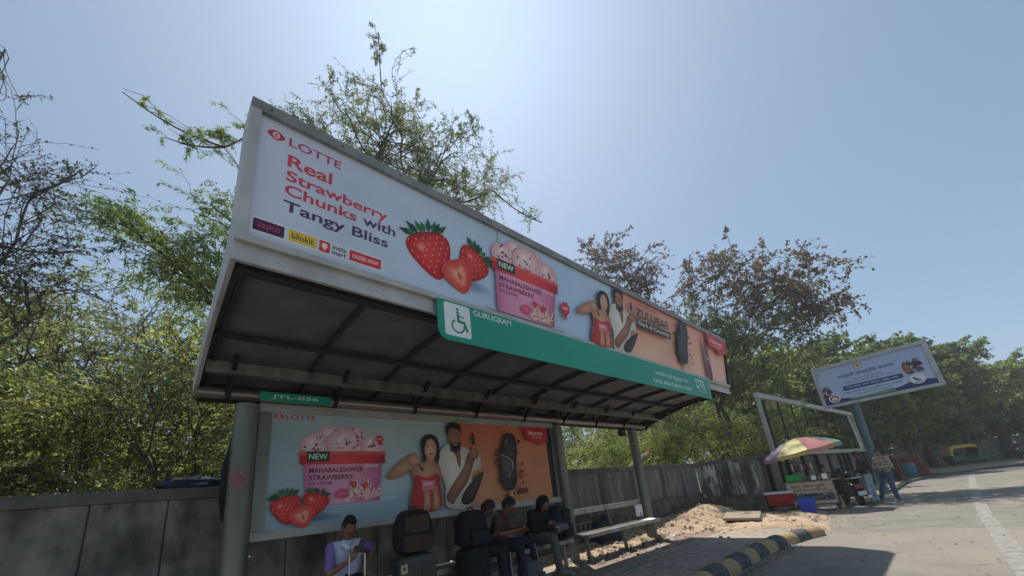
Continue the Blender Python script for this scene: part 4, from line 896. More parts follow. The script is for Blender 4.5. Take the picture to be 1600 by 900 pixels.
suitcase((3.54, 4.88, .142), R_(8), .46, .3, .74, M['blackcloth'], 'tall black trolley suitcase standing in front of the bowed young man', handle=.42)
backpack((3.52, 4.84, .885), R_(8), (.5, .32, .5), M['blackcloth'], M['blackcloth'], 'bulky black backpack resting on the tall black trolley suitcase')
backpack((5.92, 5.3, .655), R_(15), (.5, .36, .62), M['darkblue'], M['blackcloth'], 'navy backpack standing on the bench beside the slumped hooded figure')
backpack((4.75, 4.98, .145), R_(30), (.5, .3, .34), M['greytr'], M['greytr'], 'low grey bag lying on the ground at the feet of the man in plaid')
# black tarpaulin behind the left post and over the wall
def lump(name, c, r, m, label, cat, seed=0, amp=.12):
    b = MB(); V = []; F_ = []; n1, n2 = 26, 16
    for j in range(n2 + 1):
        th = math.pi * j / n2
        for i in range(n1):
            a = 2 * math.pi * i / n1; q = Vector((math.sin(th) * math.cos(a), math.sin(th) * math.sin(a), math.cos(th))); k = 1 + amp * nz.noise(q * 2.2 + Vector((seed, 0, 0))) * 2 + amp * .5 * nz.noise(q * 6)
            V.append((q.x * r[0] * k, q.y * r[1] * k, q.z * r[2] * k))
    for j in range(n2):
        for i in range(n1): F_.append((j * n1 + i, j * n1 + (i + 1) % n1, (j + 1) * n1 + (i + 1) % n1, (j + 1) * n1 + i))
    b.add(V, F_); o = b.build(name, m, smooth=True); o.location = c; return tag(o, label, cat)
lump('tarpaulin', (.88, 6.38, 2.1), (.2, .16, .62), M['blackcloth'], 'black tarpaulin bundle hanging over the wall behind the left shelter post', 'tarpaulin', 2)
lump('cloth_heap', (.42, 6.64, 2.1), (.34, .12, .09), M['darkblue'], 'dark cloth heap lying on top of the wall left of the shelter', 'cloth', 5, .2)
b = MB(); b.tube([(.93, 5.8, .14), (.94, 5.8, .9)], .02, 8); lump('white_jar', (1.0, 5.95, 1.12), (.035, .035, .035), M['post'], 'small grey knob beside the left post under the poster frame', 'knob', 1, .02)
t = MB(); t.tube([(11.3, 6.85, 1.95), (11.9, 6.75, 2.25), (12.45, 6.7, 2.42)], [.1, .12, .11], 10); tag(t.build('log', M['wood']), 'cut tree log leaning up over the wall right of the shelter', 'log')

# ------------------------------------------------------------------ hoarding frame and tilted road sign
H0 = Vector((18.45, 4.5, 0)); H1 = Vector((34.8, 3.4, 0)); Hd = (H1 - H0).normalized(); HL = (H1 - H0).length
t = empty('hoarding_frame', H0, math.atan2(Hd.y, Hd.x), 'empty white rectangular hoarding frame standing above the wall behind the umbrella', 'hoarding')
for nm, a, c in (('top_rail', (-.1, -.06, 4.42), (HL + .1, .1, 4.64)), ('bottom_rail', (-.1, -.06, 2.0), (HL + .1, .1, 2.2)), ('side_rail', (-.1, -.05, 2.21), (.03, .09, 4.41)), ('side_rail', (HL - .08, -.05, 2.21), (HL + .1, .09, 4.41))):
    b = MB(); b.box(a, c); b.build(nm, M['frame'] if nm != 'top_rail' else M['paint_grey'], t, bevel=.01)
for k in range(9):
    x = .9 + k * (HL - 1.8) / 8; b = MB(); b.box((x - .035, .11, 2.0), (x + .035, .18, 4.5)); b.build('strut', M['darkmetal'], t)
for x in (.3, 5.5, 10.8, HL - .4): b = MB(); b.box((x - .07, -.05, 0), (x + .07, .09, 1.99)); b.build('leg', M['darkmetal'], t)
b = MB(); b.bar((HL - .5, 0, 2.2), (HL - 1.1, 0, 4.4), .09, .09); b.build('brace', M['white'], t)
t = empty('road_sign', (23.25, 2.0, 0), 0, 'white billboard with Hindi lettering tilted on a blue grey pole above the two men', 'billboard')
b = MB(); b.tube([(.08, .1, 0), (.05, -.05, 4.0)], [.15, .13], 16); b.tube([(.06, 0.04, 2.55), (.062, 0.035, 2.8)], .152, 16); b.build('pole', mat('pale_blue_steel', (.12, .19, .23), (.09, .14, .17), 4, .5, .3), t, smooth=True)
def sp(u, v, h=0): return Vector((-h, -u, 4.05 + v - 2.0 * 0))     # u to the right (-y), v up
W0, W1, Hh = -1.08, 2.95, 2.0
def sbox(name, u0, u1, v0, v1, h0, h1, m):
    b = MB(); b.box((-h1, -u1, 3.98 + v0), (-h0, -u0, 3.98 + v1)); return b.build(name, m, t, bevel=.01)
sbox('back', W0 + .02, W1 - .02, .02, Hh - .02, -.2, -.01, M['paint_grey'])
for a in ((W0, W1, Hh - .16, Hh), (W0, W1, 0, .13), (W0, W0 + .14, .131, Hh - .161), (W1 - .16, W1, .131, Hh - .161)): sbox('frame', a[0], a[1], a[2], a[3], -.009, .07, M['paint_grey'])
A = Art((-.001, 0, 3.98), (0, -1, 0), (0, 0, 1), .0006)
a0, a1, c0, c1 = W0 + .14, W1 - .16, .13, Hh - .16; wd = a1 - a0; u_ = lambda f: a0 + wd * f; v_ = lambda f: c0 + (c1 - c0) * f
A.grad(a0, c0, a1, c1, [(196, 208, 232), (206, 216, 238), (176, 192, 226), (186, 204, 234)])
NAV = (44, 58, 122)
A.poly([(u_(0), v_(0)), (u_(1), v_(0)), (u_(1), v_(.12)), (u_(.86), v_(.2)), (u_(.7), v_(.1)), (u_(.3), v_(.07)), (u_(.12), v_(.14)), (u_(0), v_(.2))], NAV)
A.ell(u_(.42), v_(.88), .16, .15, (190, 120, 90)); A.ell(u_(.42), v_(.88), .12, .11, (240, 226, 210)); A.ell(u_(.42), v_(.88), .06, .06, (180, 90, 60))
A.text('सरस्वती सांस्कृतिक समागम', u_(.2), v_(.62), .24, (56, 50, 110), wd * .52, .012)
A.text('भव्य आयोजन एवं सम्मान समारोह', u_(.34), v_(.53), .09, (90, 90, 120), wd * .27, .004)
A.text('राष्ट्रीय कला महोत्सव संगीत नृत्य और नाटक', u_(.24), v_(.46), .09, (90, 90, 120), wd * .44, .004)
A.rect(u_(.21), v_(.3), u_(.76), v_(.42), NAV, .07); A.text('कला संगम भवन सेक्टर मुख्य मार्ग', u_(.24), v_(.325), .12, (224, 230, 244), wd * .49, .008)
A.text('सभी नागरिक सादर आमंत्रित हैं प्रवेश निःशुल्क', u_(.22), v_(.2), .09, (60, 66, 120), wd * .52, .004)
A.text('अधिक जानकारी हेतु सम्पर्क करें', u_(.3), v_(.12), .08, (60, 66, 120), wd * .34, .004)
A.rect(u_(.25), v_(.03), u_(.66), v_(.075), (120, 170, 110))
rr = random.Random(8)
def figures(cx, cy, s, n, pal):
    for k in range(n):
        x, y = cx + rr.uniform(-1, 1) * s * .7, cy + rr.uniform(-.6, .7) * s; r = s * rr.uniform(.14, .22); c = rr.choice(pal)
        A.shape([(x - r * 1.2, y - r * 2), (x - r, y - r * .4), (x, y), (x + r, y - r * .4), (x + r * 1.3, y - r * 2)], c, tuple(int(q * .7) for q in c), None, 4, 2)
        A.ell(x, y + r * .35, r * .6, r * .7, (190, 130, 100), (130, 80, 60)); A.blob([(x - r * .65, y + r * .4), (x, y + r * 1.25), (x + r * .65, y + r * .4), (x + r * .3, y + r * .75), (x - r * .3, y + r * .75)], (50, 26, 26))
figures(u_(.07), v_(.36), .33, 9, [(120, 60, 50), (70, 50, 80), (200, 180, 170), (150, 90, 60)])
figures(u_(.86), v_(.5), .42, 12, [(210, 130, 40), (70, 50, 70), (190, 90, 50), (120, 90, 150)])
A.ell(u_(.1), v_(.15), .22, .2, (240, 236, 236)); A.ell(u_(.1), v_(.15), .17, .155, (196, 70, 76)); A.blob([(u_(.07), v_(.11)), (u_(.09), v_(.19)), (u_(.12), v_(.17)), (u_(.13), v_(.1))], (240, 220, 220))
A.ell(u_(.86), v_(.2), .25, .22, (236, 238, 246)); A.blob([(u_(.83), v_(.27)), (u_(.86), v_(.2)), (u_(.89), v_(.15)), (u_(.85), v_(.16)), (u_(.83), v_(.2))], (130, 40, 70)); A.text('SSS', u_(.83), v_(.1), .06, (150, 40, 60), .24)
figures(u_(.02), v_(.9), .1, 3, [(90, 60, 50)])
A.build('poster', t)
t.rotation_euler = (0, R_(1.0), 0); t.rotation_euler[0] = R_(-1.0)

# ------------------------------------------------------------------ cart, umbrella, cooler, crate, bucket, slab
t = empty('food_cart', (17.0, 3.3, .05), R_(-4), 'small street food cart with faded hand painted front board under the umbrella', 'food cart')
A = Art((-.405, .68, .2), (0, -1, 0), (0, 0, 1), .0006)
b = MB(); b.box((-.4, -.68, .18), (-.375, .68, .9)); b.build('front_board', M['wood'], t, bevel=.006)
A.vgrad(0, 0, 1.34, .7, [(0, (215, 190, 170)), (.5, (224, 196, 166)), (1, (204, 190, 180))]); A.rect(.04, .1, 1.3, .34, (84, 104, 116), .05); A.blob([(.2, .16), (.5, .3), (1.0, .28), (1.2, .18), (.8, .12)], (60, 74, 88))
A.text('चाट भेल पूरी', .12, .5, .14, (70, 46, 40), 1.0, .012); A.text('आलू चना मसाला', .14, .38, .1, (150, 70, 50), 1.0, .008); A.text('ठंडा पानी', .3, .17, .1, (150, 160, 160), .7, .008)
rr = random.Random(4)
for k in range(26): x, y = rr.uniform(0, 1.3), rr.uniform(.02, .6); A.blob([(x, y), (x + rr.uniform(.02, .12), y + .01), (x + .05, y + rr.uniform(.02, .08)), (x - .01, y + .03)], rr.choice([(206, 180, 158), (150, 120, 104), (170, 150, 140)]), 3)
A.build('board_print', t)
b = MB(); b.box((-.42, -.72, .901), (.45, .72, .94)); b.build('top', M['steel'], t, bevel=.006)
b = MB(); b.box((-.37, -.66, .36), (.4, .66, .39)); b.build('shelf', M['wood'], t)
for x in (-.36, .4):
    for y in (-.66, .66): b = MB(); b.bar((x, y, 0), (x, y, .9), .04, .04); b.build('leg', M['darkmetal'], t)
for y in (-.55, .55):
    b = MB(); pts = [(.0 + .26 * math.cos(a), y, .27 + .26 * math.sin(a)) for a in np.linspace(0, 2 * math.pi, 25)]; b.tube(pts, .022, 6, False)
    for k in range(8): a = k * math.pi / 8; b.bar((.25 * math.cos(a), y, .27 + .25 * math.sin(a)), (-.25 * math.cos(a), y, .27 - .25 * math.sin(a)), .008, .008)
    b.build('wheel', M['darkmetal'], t)
b = MB(); b.box((.2, -.1, .94), (.42, .5, 1.5)); 
ra = MB(); 
for y in (-.12, .6): ra.bar((.35, y, .94), (.35, y, 1.62), .025, .025)
ra.bar((.35, -.12, 1.6), (.35, .6, 1.6), .025, .025); ra.bar((.35, -.12, 1.28), (.35, .6, 1.28), .2, .02); ra.build('rack', M['darkmetal'], t)
for k in range(7):
    b = MB(); b.lathe([(.035, 0), (.036, .16), (.016, .21), (.016, .24)], 10, Matrix.Translation((t.location.x + .35, 3.3 - .05 + k * .095, .05 + 1.291))); tag(b.build('bottle', [M['paper'], M['brick'], M['brick']][k % 3], smooth=True), 'small sauce bottle standing in the row on the rack of the food cart', 'bottle', 'sauce bottles on the cart rack')
def crate(loc, s, m, label):
    t = MB(); w_, d, h = s; n = 5
    for x in (-w_ / 2, w_ / 2 - .015): t.box((x, -d / 2, 0), (x + .015, d / 2, h))
    for y in (-d / 2, d / 2 - .015):
        for k in range(4): t.box((-w_ / 2, y, k * h / 4 + .01), (w_ / 2, y + .015, (k + 1) * h / 4 - .012))
    t.box((-w_ / 2, -d / 2, 0), (w_ / 2, d / 2, .015)); o = t.build('crate', m); o.location = loc; return tag(o, label, 'crate')
crate((16.85, 3.72, .992), (.34, .5, .24), mat('green_plastic', (.03, .42, .06), None, rough=.4), 'bright green plastic crate on the left end of the food cart')
for i, (y, r, h) in enumerate(((3.22, .16, .14), (2.92, .13, .18))):
    b = MB(); b.lathe([(r * .8, 0), (r, .02), (r, h), (r * 1.08, h + .01), (r * 1.08, h + .02), (r * .9, h + .02), (r * .86, .03)], 20); o = b.build('steel_pot', M['chrome'], smooth=True); o.location = (16.85, y, .992)
    tag(o, ['wide shallow steel pot on the middle of the food cart', 'narrower tall steel pot on the right end of the food cart'][i], 'pot')
# umbrella
t = empty('market_umbrella', (17.15, 3.62, .06), 0, 'faded patchwork market umbrella in pink, yellow and lilac over the food cart', 'umbrella')
b = MB(); b.tube([(0, .0, 0), (-.12, -.2, 2.38)], .022, 10); b.build('pole', M['post'], t)
cols = [(.55, .3, .1), (.45, .3, .4), (.45, .32, .42), (.58, .54, .16), (.62, .28, .26), (.22, .45, .32), (.65, .35, .08), (.6, .2, .2)]
Rm = Matrix.Translation((-.12, -.2, 2.42)) @ Matrix.Rotation(R_(-8), 4, 'X') @ Matrix.Rotation(R_(-4), 4, 'Y')
UR = 1.22
for k in range(8):
    a0_, a1_ = k * math.pi / 4 + .35, (k + 1) * math.pi / 4 + .35; V = []; n1, n2 = 9, 9
    for i in range(n1):
        r = i / (n1 - 1)
        for j in range(n2):
            f_ = j / (n2 - 1); a = a0_ + (a1_ - a0_) * f_; rr_ = r * UR * (1 - .1 * math.sin(math.pi * f_) * r); sag = -.05 * math.sin(math.pi * f_) * r
            V.append(Rm @ Vector((rr_ * math.cos(a), rr_ * math.sin(a), -.46 * r ** 1.7 + sag * .5)))
    F_ = [(i * n2 + j, (i + 1) * n2 + j, (i + 1) * n2 + j + 1, i * n2 + j + 1) for i in range(n1 - 1) for j in range(n2 - 1)]
    edge_ = V[(n1 - 1) * n2:]; m0 = len(V); V += [Rm @ (Rm.inverted() @ p + Vector((0, 0, -.12 - .03 * (q % 2)))) for q, p in enumerate(edge_)]; F_ += [((n1 - 1) * n2 + j, m0 + j, m0 + j + 1, (n1 - 1) * n2 + j + 1) for j in range(n2 - 1)]
    m = leafmat('umbrella_cloth', cols[k], tuple(q * 1.2 for q in cols[k]), .35); b = MB(); b.add(V, F_); b.build('cloth_panel', m, t, smooth=True)
    b = MB(); b.tube([Rm @ Vector((r * UR * math.cos(a0_), r * UR * math.sin(a0_), -.46 * r ** 1.7 - .012)) for r in (0, .3, .6, .8, 1)], .008, 5); b.build('rib', M['darkmetal'], t)
# cooler on a stone
lump('stone_block', (16.6, 4.28, .14), (.45, .35, .12), M['coping'], 'flat grey stone block under the red cooler', 'stone', 3, .1)
t = empty('cooler_box', (16.6, 4.28, .25), R_(-78), 'red cooler box with a pale lid beside the whitewashed wall', 'cooler')
b = MB(); b.add([(-.36, -.22, 0), (.36, -.22, 0), (.36, .22, 0), (-.36, .22, 0), (-.42, -.26, .4), (.42, -.26, .4), (.42, .26, .4), (-.42, .26, .4)], [(0, 3, 2, 1), (4, 5, 6, 7), (0, 1, 5, 4), (1, 2, 6, 5), (2, 3, 7, 6), (3, 0, 4, 7)]); b.build('tub', mat('red_plastic', (.5, .025, .03), (.38, .02, .025), 5, .4), t, bevel=.02)
b = MB(); b.box((-.44, -.28, .401), (.44, .28, .47)); b.build('lid', M['white'], t, bevel=.02)
A = Art((-.14, -.248, .15), (1, 0, 0), (0, -.1, 1), .0006); A.text('ICE', 0, 0, .13, (206, 80, 80), .28, .01); A.build('lettering', t)
t = empty('bucket', (15.35, 3.27, .1), 0, 'blue square plastic bucket on the ground in front of the food cart', 'bucket')
bl = mat('blue_plastic', (.015, .07, .5), None, rough=.4)
b = MB(); b.add([(-.16, -.16, 0), (.16, -.16, 0), (.16, .16, 0), (-.16, .16, 0), (-.21, -.21, .42), (.21, -.21, .42), (.21, .21, .42), (-.21, .21, .42), (-.18, -.18, .42), (.18, -.18, .42), (.18, .18, .42), (-.18, .18, .42), (-.14, -.14, .03), (.14, -.14, .03), (.14, .14, .03), (-.14, .14, .03)],
    [(0, 3, 2, 1), (0, 1, 5, 4), (1, 2, 6, 5), (2, 3, 7, 6), (3, 0, 4, 7), (4, 5, 9, 8), (5, 6, 10, 9), (6, 7, 11, 10), (7, 4, 8, 11), (8, 9, 13, 12), (9, 10, 14, 13), (10, 11, 15, 14), (11, 8, 12, 15), (12, 13, 14, 15)]); b.build('tub', bl, t)
b = MB(); b.tube([(0, -.2, .4)] + [(.0, -.2 * math.cos(a), .4 - .16 * math.sin(a)) for a in (.6, 1.2, 1.9, 2.5)] + [(0, .2, .4)], .006, 6); b.build('handle', M['chrome'], t)
b = MB(); b.add([(-.75, -.35, 0), (.6, -.5, 0), (.8, .42, 0), (-.6, .55, 0), (-.75, -.35, .07), (.6, -.5, .07), (.8, .42, .07), (-.6, .55, .07)], [(0, 3, 2, 1), (4, 5, 6, 7), (0, 1, 5, 4), (1, 2, 6, 5), (2, 3, 7, 6), (3, 0, 4, 7)])
o = b.build('stone_slab', M['stone'], bevel=.012); o.location = (12.85, 4.35, .27); o.rotation_euler = (R_(2), R_(-3), R_(20)); tag(o, 'loose square paving slab lying on the sandy dirt beside the pavement end', 'slab')

# ------------------------------------------------------------------ scooter
t = empty('scooter', (18.15, 2.3, .0), R_(24), 'dark parked scooter with mirrors leaning beside the food cart', 'scooter')
t.rotation_euler[0] = R_(-6); t.scale = (1.12, 1.12, 1.12)
blk = mat('black_gloss', (.02, .021, .023), None, rough=.25, coat=.5); redp = mat('scooter_red', (.35, .03, .03), None, rough=.3)
for x in (0, 1.25):
    b = MB(); pts = [(x + .2 * math.cos(a), 0, .24 + .2 * math.sin(a)) for a in np.linspace(0, 2 * math.pi, 25)]; b.tube(pts, .05, 8, False); w0 = b.build('wheel', M['rubber'], t, smooth=True)
    b = MB(); b.tube([(x, -.03, .24), (x, .03, .24)], .14, 16); b.build('rim', M['steel'], w0)
b = MB(); b.prism([(-.3, .5), (-.32, .66), (-.1, .74), (.35, .7), (.5, .5), (.48, .3), (.1, .26), (-.12, .36)], (-.15, .15), ax=1); b.build('body', blk, t, bevel=.04)
b = MB(); b.prism([(.45, .25), (.95, .25), (1.0, .32), (.45, .33)], (-.17, .17), ax=1); b.build('footboard', blk, t, bevel=.02)
b = MB(); b.prism([(.92, .3), (1.1, .34), (1.02, .98), (.9, 1.0)], (-.2, .2), ax=1); b.build('leg_shield', blk, t, bevel=.04)
b = MB(); rbox(b, (-.28, -.14, .72), (.42, .14, .84)); b.build('seat', M['blackcloth'], t, smooth=True)
b = MB(); b.box((-.36, -.1, .52), (-.31, .1, .62)); b.build('tail_light', redp, t, bevel=.015)
b = MB(); b.tube([(-.3, -.13, .8), (-.5, -.12, .84), (-.5, .12, .84), (-.3, .13, .8)], .014, 8); b.build('grab_rail', M['chrome'], t)
b = MB(); b.box((-.42, -.1, .32), (-.38, .1, .44)); b.build('number_plate', M['white'], t)
b = MB(); b.tube([(.98, 0, .95), (.93, -.0, 1.05)], .03, 8); b.tube([(.85, -.34, 1.06), (.95, -.2, 1.05), (.95, .2, 1.05), (.85, .34, 1.06)], .018, 8); b.build('handlebar', M['darkmetal'], t)
b = MB(); rbox(b, (.88, -.12, .98), (1.08, .12, 1.16)); b.build('headlamp_cowl', blk, t, smooth=True)
for s_ in (-1, 1):
    b = MB(); b.tube([(.92, .24 * s_, 1.06), (.88, .32 * s_, 1.28)], .008, 6); b.lathe([(.0, -.01), (.06, -.008), (.065, .006), (0.0, .01)], 14, Matrix.Translation((.88, .33 * s_, 1.32)) @ Matrix.Rotation(R_(80), 4, 'Y')); b.build('mirror', M['darkmetal'], t)
b = MB(); b.tube([(-.35, -.16, .25), (.1, -.16, .28)], [.05, .035], 10); b.build('exhaust', M['chrome'], t)
b = MB(); b.prism([(1.02, .44), (1.25, .5), (1.45, .4), (1.42, .36), (1.24, .44), (1.04, .38)], (-.07, .07), ax=1); b.build('mudguard', blk, t, bevel=.01)
b = MB(); b.tube([(.3, .15, .28), (.25, .3, .02)], .012, 6); b.build('side_stand', M['darkmetal'], t)
lump('helmet', (18.35, 2.46, 1.03), (.15, .13, .13), blk, 'dark helmet resting on the seat of the parked scooter', 'helmet', 1, .02)

# ------------------------------------------------------------------ two men standing on the road
stand = dict(pel=(0, 0, .98), chest=(0, .0, 1.3), neck=(0, -.01, 1.47), head=(0, -.04, 1.62), face=(0, -1, -.25), shL=(.19, 0, 1.41), shR=(-.19, 0, 1.41), elL=(.26, -.02, 1.12), wrL=(.2, -.2, .98), elR=(-.26, -.02, 1.12), wrR=(-.2, -.2, .98),
    hipL=(.09, 0, .92), hipR=(-.09, 0, .92), knL=(.11, -.03, .5), knR=(-.11, -.03, .5), anL=(.12, .02, .09), anR=(-.12, .02, .09), toL=(.14, -.17, .04), toR=(-.14, -.17, .04), pnL=(-1, 0, 0), pnR=(1, 0, 0), curl=(30,))
J = dict(stand); J.update(wrL=(.05, -.26, 1.08), wrR=(-.02, -.27, 1.06), face=(.2, -1, -.6), head=(0, -.08, 1.6))
person('standing man in a black jacket and pale washed jeans', (18.45, 1.98, 0), R_(160), J, M['blackcloth'], M['jeans2'], M['hair'], (140, 92, 66), M['shoe'], sleeve='long', vox=.012, S=1.04)
J = dict(stand); J.update(hipR=(-.12, 0, .9), knR=(-.3, .02, .5), anR=(-.47, .06, .09), toR=(-.6, -.02, .04), knL=(.1, -.04, .5), anL=(.1, .0, .09), wrL=(.0, -.26, 1.12), wrR=(-.05, -.26, 1.1), face=(.3, -1, -.4))
person('standing man in a beige checked shirt and blue jeans with his legs apart', (18.8, 1.5, 0), R_(235), J, M['check'], M['jeans'], M['hair'], (150, 100, 74), M['shoe'], sleeve='long', vox=.012, S=1.04)

# ------------------------------------------------------------------ things further down the road
b = MB(); b.box((0, 0, 0), (1, 1, 1)); 
t = empty('brick_stack', (35.8, 1.75, .1), R_(-4), 'stack of red bricks under a brown cover by the road edge beyond the men', 'bricks')
b = MB(); rr = random.Random(1)
for k in range(13):
    w_ = 1.9 - k * .045
    for j in range(int(w_ / .235)):
        for d in range(3): o = rr.uniform(-.01, .01); b.box((d * .23 + o, .8 - j * .235 - .225 - k * .01, k * .115), (d * .23 + .22 + o, .8 - j * .235 - k * .01, k * .115 + .108))
b.build('bricks', M['brick'], t)
b = MB(); b.add([(-.05, .85, 1.5), (.8, .85, 1.52), (.8, -.1, 1.56), (-.05, -.25, 1.55), (-.07, .86, 1.2), (-.07, -.2, 1.3)], [(0, 1, 2, 3), (0, 3, 5, 4)]); b.build('cover', M['wood'], t)
t = empty('plastic_drum', (34.9, 1.62, .12), 0, 'blue plastic drum standing against the red brick stack', 'drum'); b = MB(); b.lathe([(.27, 0), (.29, .04), (.29, .3), (.305, .32), (.29, .34), (.29, .58), (.305, .6), (.29, .62), (.28, .84), (.22, .88)], 20); b.build('barrel', mat('teal_plastic', (.03, .17, .27), None, rough=.5), t, smooth=True)
b = MB(); b.lathe([(.2, .881), (.2, .91)], 16); b.build('lid', M['darkmetal'], t)
M['stripe'] = mat('patterned_blanket', (.07, .035, .028), (.36, .3, .24), 3.2, .95, lo=.5, hi=.56, stretch=(1, 2.2, .6))
t = empty('blanket_rail', (30.5, 2.2, 0), 0, 'brown and cream striped blanket hung over a rail behind the standing men', 'blanket')
b = MB(); V = []; n = 24
for i in range(n):
    y = -.38 + .76 * i / (n - 1)
    for j, (x, z) in enumerate(((-.14, .2), (-.13, .8), (-.08, 1.45), (0, 1.62), (.08, 1.45), (.13, .8), (.14, .3))): V.append((x + .05 * math.sin(i * 1.1 + j), y, z + .04 * math.sin(i * .9)))
b.add(V, [(i * 7 + j, (i + 1) * 7 + j, (i + 1) * 7 + j + 1, i * 7 + j + 1) for i in range(n - 1) for j in range(6)]); b.build('blanket', M['stripe'], t, smooth=True)
for y in (-.42, .42): b = MB(); b.bar((0, y, 0), (0, y, 1.56), .05, .05); b.build('leg', M['wood'], t)
b = MB(); b.bar((0, -.45, 1.56), (0, .45, 1.56), .05, .05); b.build('rail', M['wood'], t)
# auto rickshaw
t = empty('auto_rickshaw', (54.6, -1.35, .095), R_(-62), 'green auto rickshaw with a yellow roof parked on the verge beyond the bend', 'auto rickshaw')
yel = mat('rickshaw_yellow', (.75, .48, .08), (.62, .4, .06), 3, .5); grn = mat('rickshaw_green', (.03, .13, .07), None, rough=.4)
b = MB(); b.prism([(-1.25, .35), (-1.3, .85), (-.5, .9), (-.4, .5), (.45, .5), (.6, .95), (1.05, .85), (1.2, .4), (.9, .3)], (-.6, .6), ax=1); b.build('body', grn, t, bevel=.04)
b = MB(); b.prism([(-1.3, 1.25), (-1.25, 1.6), (-.9, 1.76), (.2, 1.78), (.62, 1.66), (.72, 1.4), (.6, 1.38), (.4, 1.5), (-.95, 1.45), (-1.05, 1.2)], (-.63, .63), ax=1); b.build('hood', yel, t, bevel=.05)
b = MB(); b.prism([(-1.3, .86), (-1.3, 1.24), (-1.1, 1.24), (-1.1, .88)], (-.6, .6), ax=1); b.build('rear_panel', yel, t, bevel=.02)
for y in (-.58, .58):
    for q0_, q1_ in (((.62, y, .92), (.66, y, 1.42)), ((-.45, y, .88), (-.45, y, 1.48))): b = MB(); b.bar(q0_, q1_, .04, .04); b.build('pillar', M['darkmetal'], t)
b = MB(); b.add([(.66, -.54, .96), (.66, .54, .96), (.68, .54, 1.4), (.68, -.54, 1.4)], [(0, 1, 2, 3)]); b.build('windscreen', M['glass'], t)
b = MB(); b.box((-1.0, -.5, .6), (-.55, .5, 1.05)); b.build('seat', M['blackcloth'], t, bevel=.05)
for x, y in ((-.85, -.58), (-.85, .58), (1.05, 0)):
    b = MB(); b.tube([(x + .16 * math.cos(a), y, .22 + .16 * math.sin(a)) for a in np.linspace(0, 6.283, 21)], .06, 8, False); b.build('wheel', M['rubber'], t, smooth=True)
b = MB(); b.lathe([(.09, 0), (.1, .05), (.04, .1)], 14, Matrix.Translation((1.17, 0, .72)) @ Matrix.Rotation(R_(-80), 4, 'Y')); b.build('headlight', M['chrome'], t, smooth=True)
# motorbike with rider
t = empty('motorbike', (57.5, -4.62, .06), R_(170), 'small motorbike ridden along the far road at the right edge', 'motorbike')
for x in (-.62, .66):
    b = MB(); b.tube([(x + .27 * math.cos(a), 0, .31 + .27 * math.sin(a)) for a in np.linspace(0, 6.283, 25)], .045, 8, False); b.build('wheel', M['rubber'], t, smooth=True)
b = MB(); b.bar((-.6, 0, .32), (0, 0, .42), .08, .08); b.box((-.2, -.13, .3), (.2, .13, .6)); b.bar((.3, 0, .75), (.65, 0, .32), .06, .06); b.bar((-.2, 0, .6), (.35, 0, .8), .1, .08); b.build('frame', M['darkmetal'], t, bevel=.01)
b = MB(); rbox(b, (-.02, -.14, .68), (.42, .14, .92)); b.build('tank', redp, t, smooth=True); b = MB(); rbox(b, (-.72, -.13, .74), (.02, .13, .84)); b.build('seat', M['blackcloth'], t, smooth=True)
b = MB(); b.tube([(.25, -.36, 1.02), (.36, -.1, .98), (.36, .1, .98), (.25, .36, 1.02)], .016, 6); b.build('handlebar', M['chrome'], t); b = MB(); rbox(b, (.4, -.09, .8), (.52, .09, .98)); b.build('headlight', M['chrome'], t, smooth=True)
J = dict(stand); J.update(pel=(0, .12, .88), chest=(0, 0, 1.2), neck=(0, -.06, 1.35), head=(0, -.1, 1.5), shL=(.18, -.03, 1.3), shR=(-.18, -.03, 1.3), elL=(.3, -.3, 1.14), elR=(-.3, -.3, 1.14), wrL=(.32, -.5, 1.04), wrR=(-.32, -.5, 1.04), hipL=(.1, .1, .86), hipR=(-.1, .1, .86), knL=(.2, -.3, .78), knR=(-.2, -.3, .78), anL=(.2, -.1, .36), anR=(-.2, -.1, .36), toL=(.22, -.3, .32), toR=(-.22, -.3, .32))
person('rider in a dull red shirt and pale helmet sitting on the far motorbike', (57.7, -4.65, .06), R_(260), J, mat('dull_red_shirt', (.2, .05, .05), None), M['darktr'], M['hair'], (140, 92, 66), M['shoe'], vox=.014, helmet=M['white'])

# ------------------------------------------------------------------ trees
def tubes_np(paths, n=4):
    VV = []; QQ = []; o = 0
    ang = np.arange(n) * 2 * math.pi / n
    for P_, r in paths:
        P_ = np.asarray(P_, float); m = len(P_); d = np.gradient(P_, axis=0); d /= np.linalg.norm(d, axis=1)[:, None] + 1e-9
        ref = np.array([.3, .9, .1]) if abs(d[0][2]) > .7 else np.array([0, 0, 1.]); x = np.cross(d, ref); x /= np.linalg.norm(x, axis=1)[:, None] + 1e-9; y = np.cross(d, x)
        r = np.asarray(r)[:, None, None]; V = P_[:, None] + r * (np.cos(ang)[None, :, None] * x[:, None] + np.sin(ang)[None, :, None] * y[:, None]); VV.append(V.reshape(-1, 3))
        i, k = np.meshgrid(np.arange(m - 1), np.arange(n), indexing='ij'); a = i * n + k; b_ = i * n + (k + 1) % n
        QQ.append(np.stack([a, b_, b_ + n, a + n], -1).reshape(-1, 4) + o); o += m * n
    return np.concatenate(VV), np.concatenate(QQ)
def curve_pts(a, c, n, bend, rs):
    t = np.linspace(0, 1, n)[:, None]; p = a + (c - a) * t; L = np.linalg.norm(c - a); off = rs.normal(0, 1, 3) * bend * L; off[2] = abs(off[2]) * .6
    p = p + np.sin(t * math.pi) * off; p[1:-1] += rs.normal(0, .013 * L, (n - 2, 3)); return p
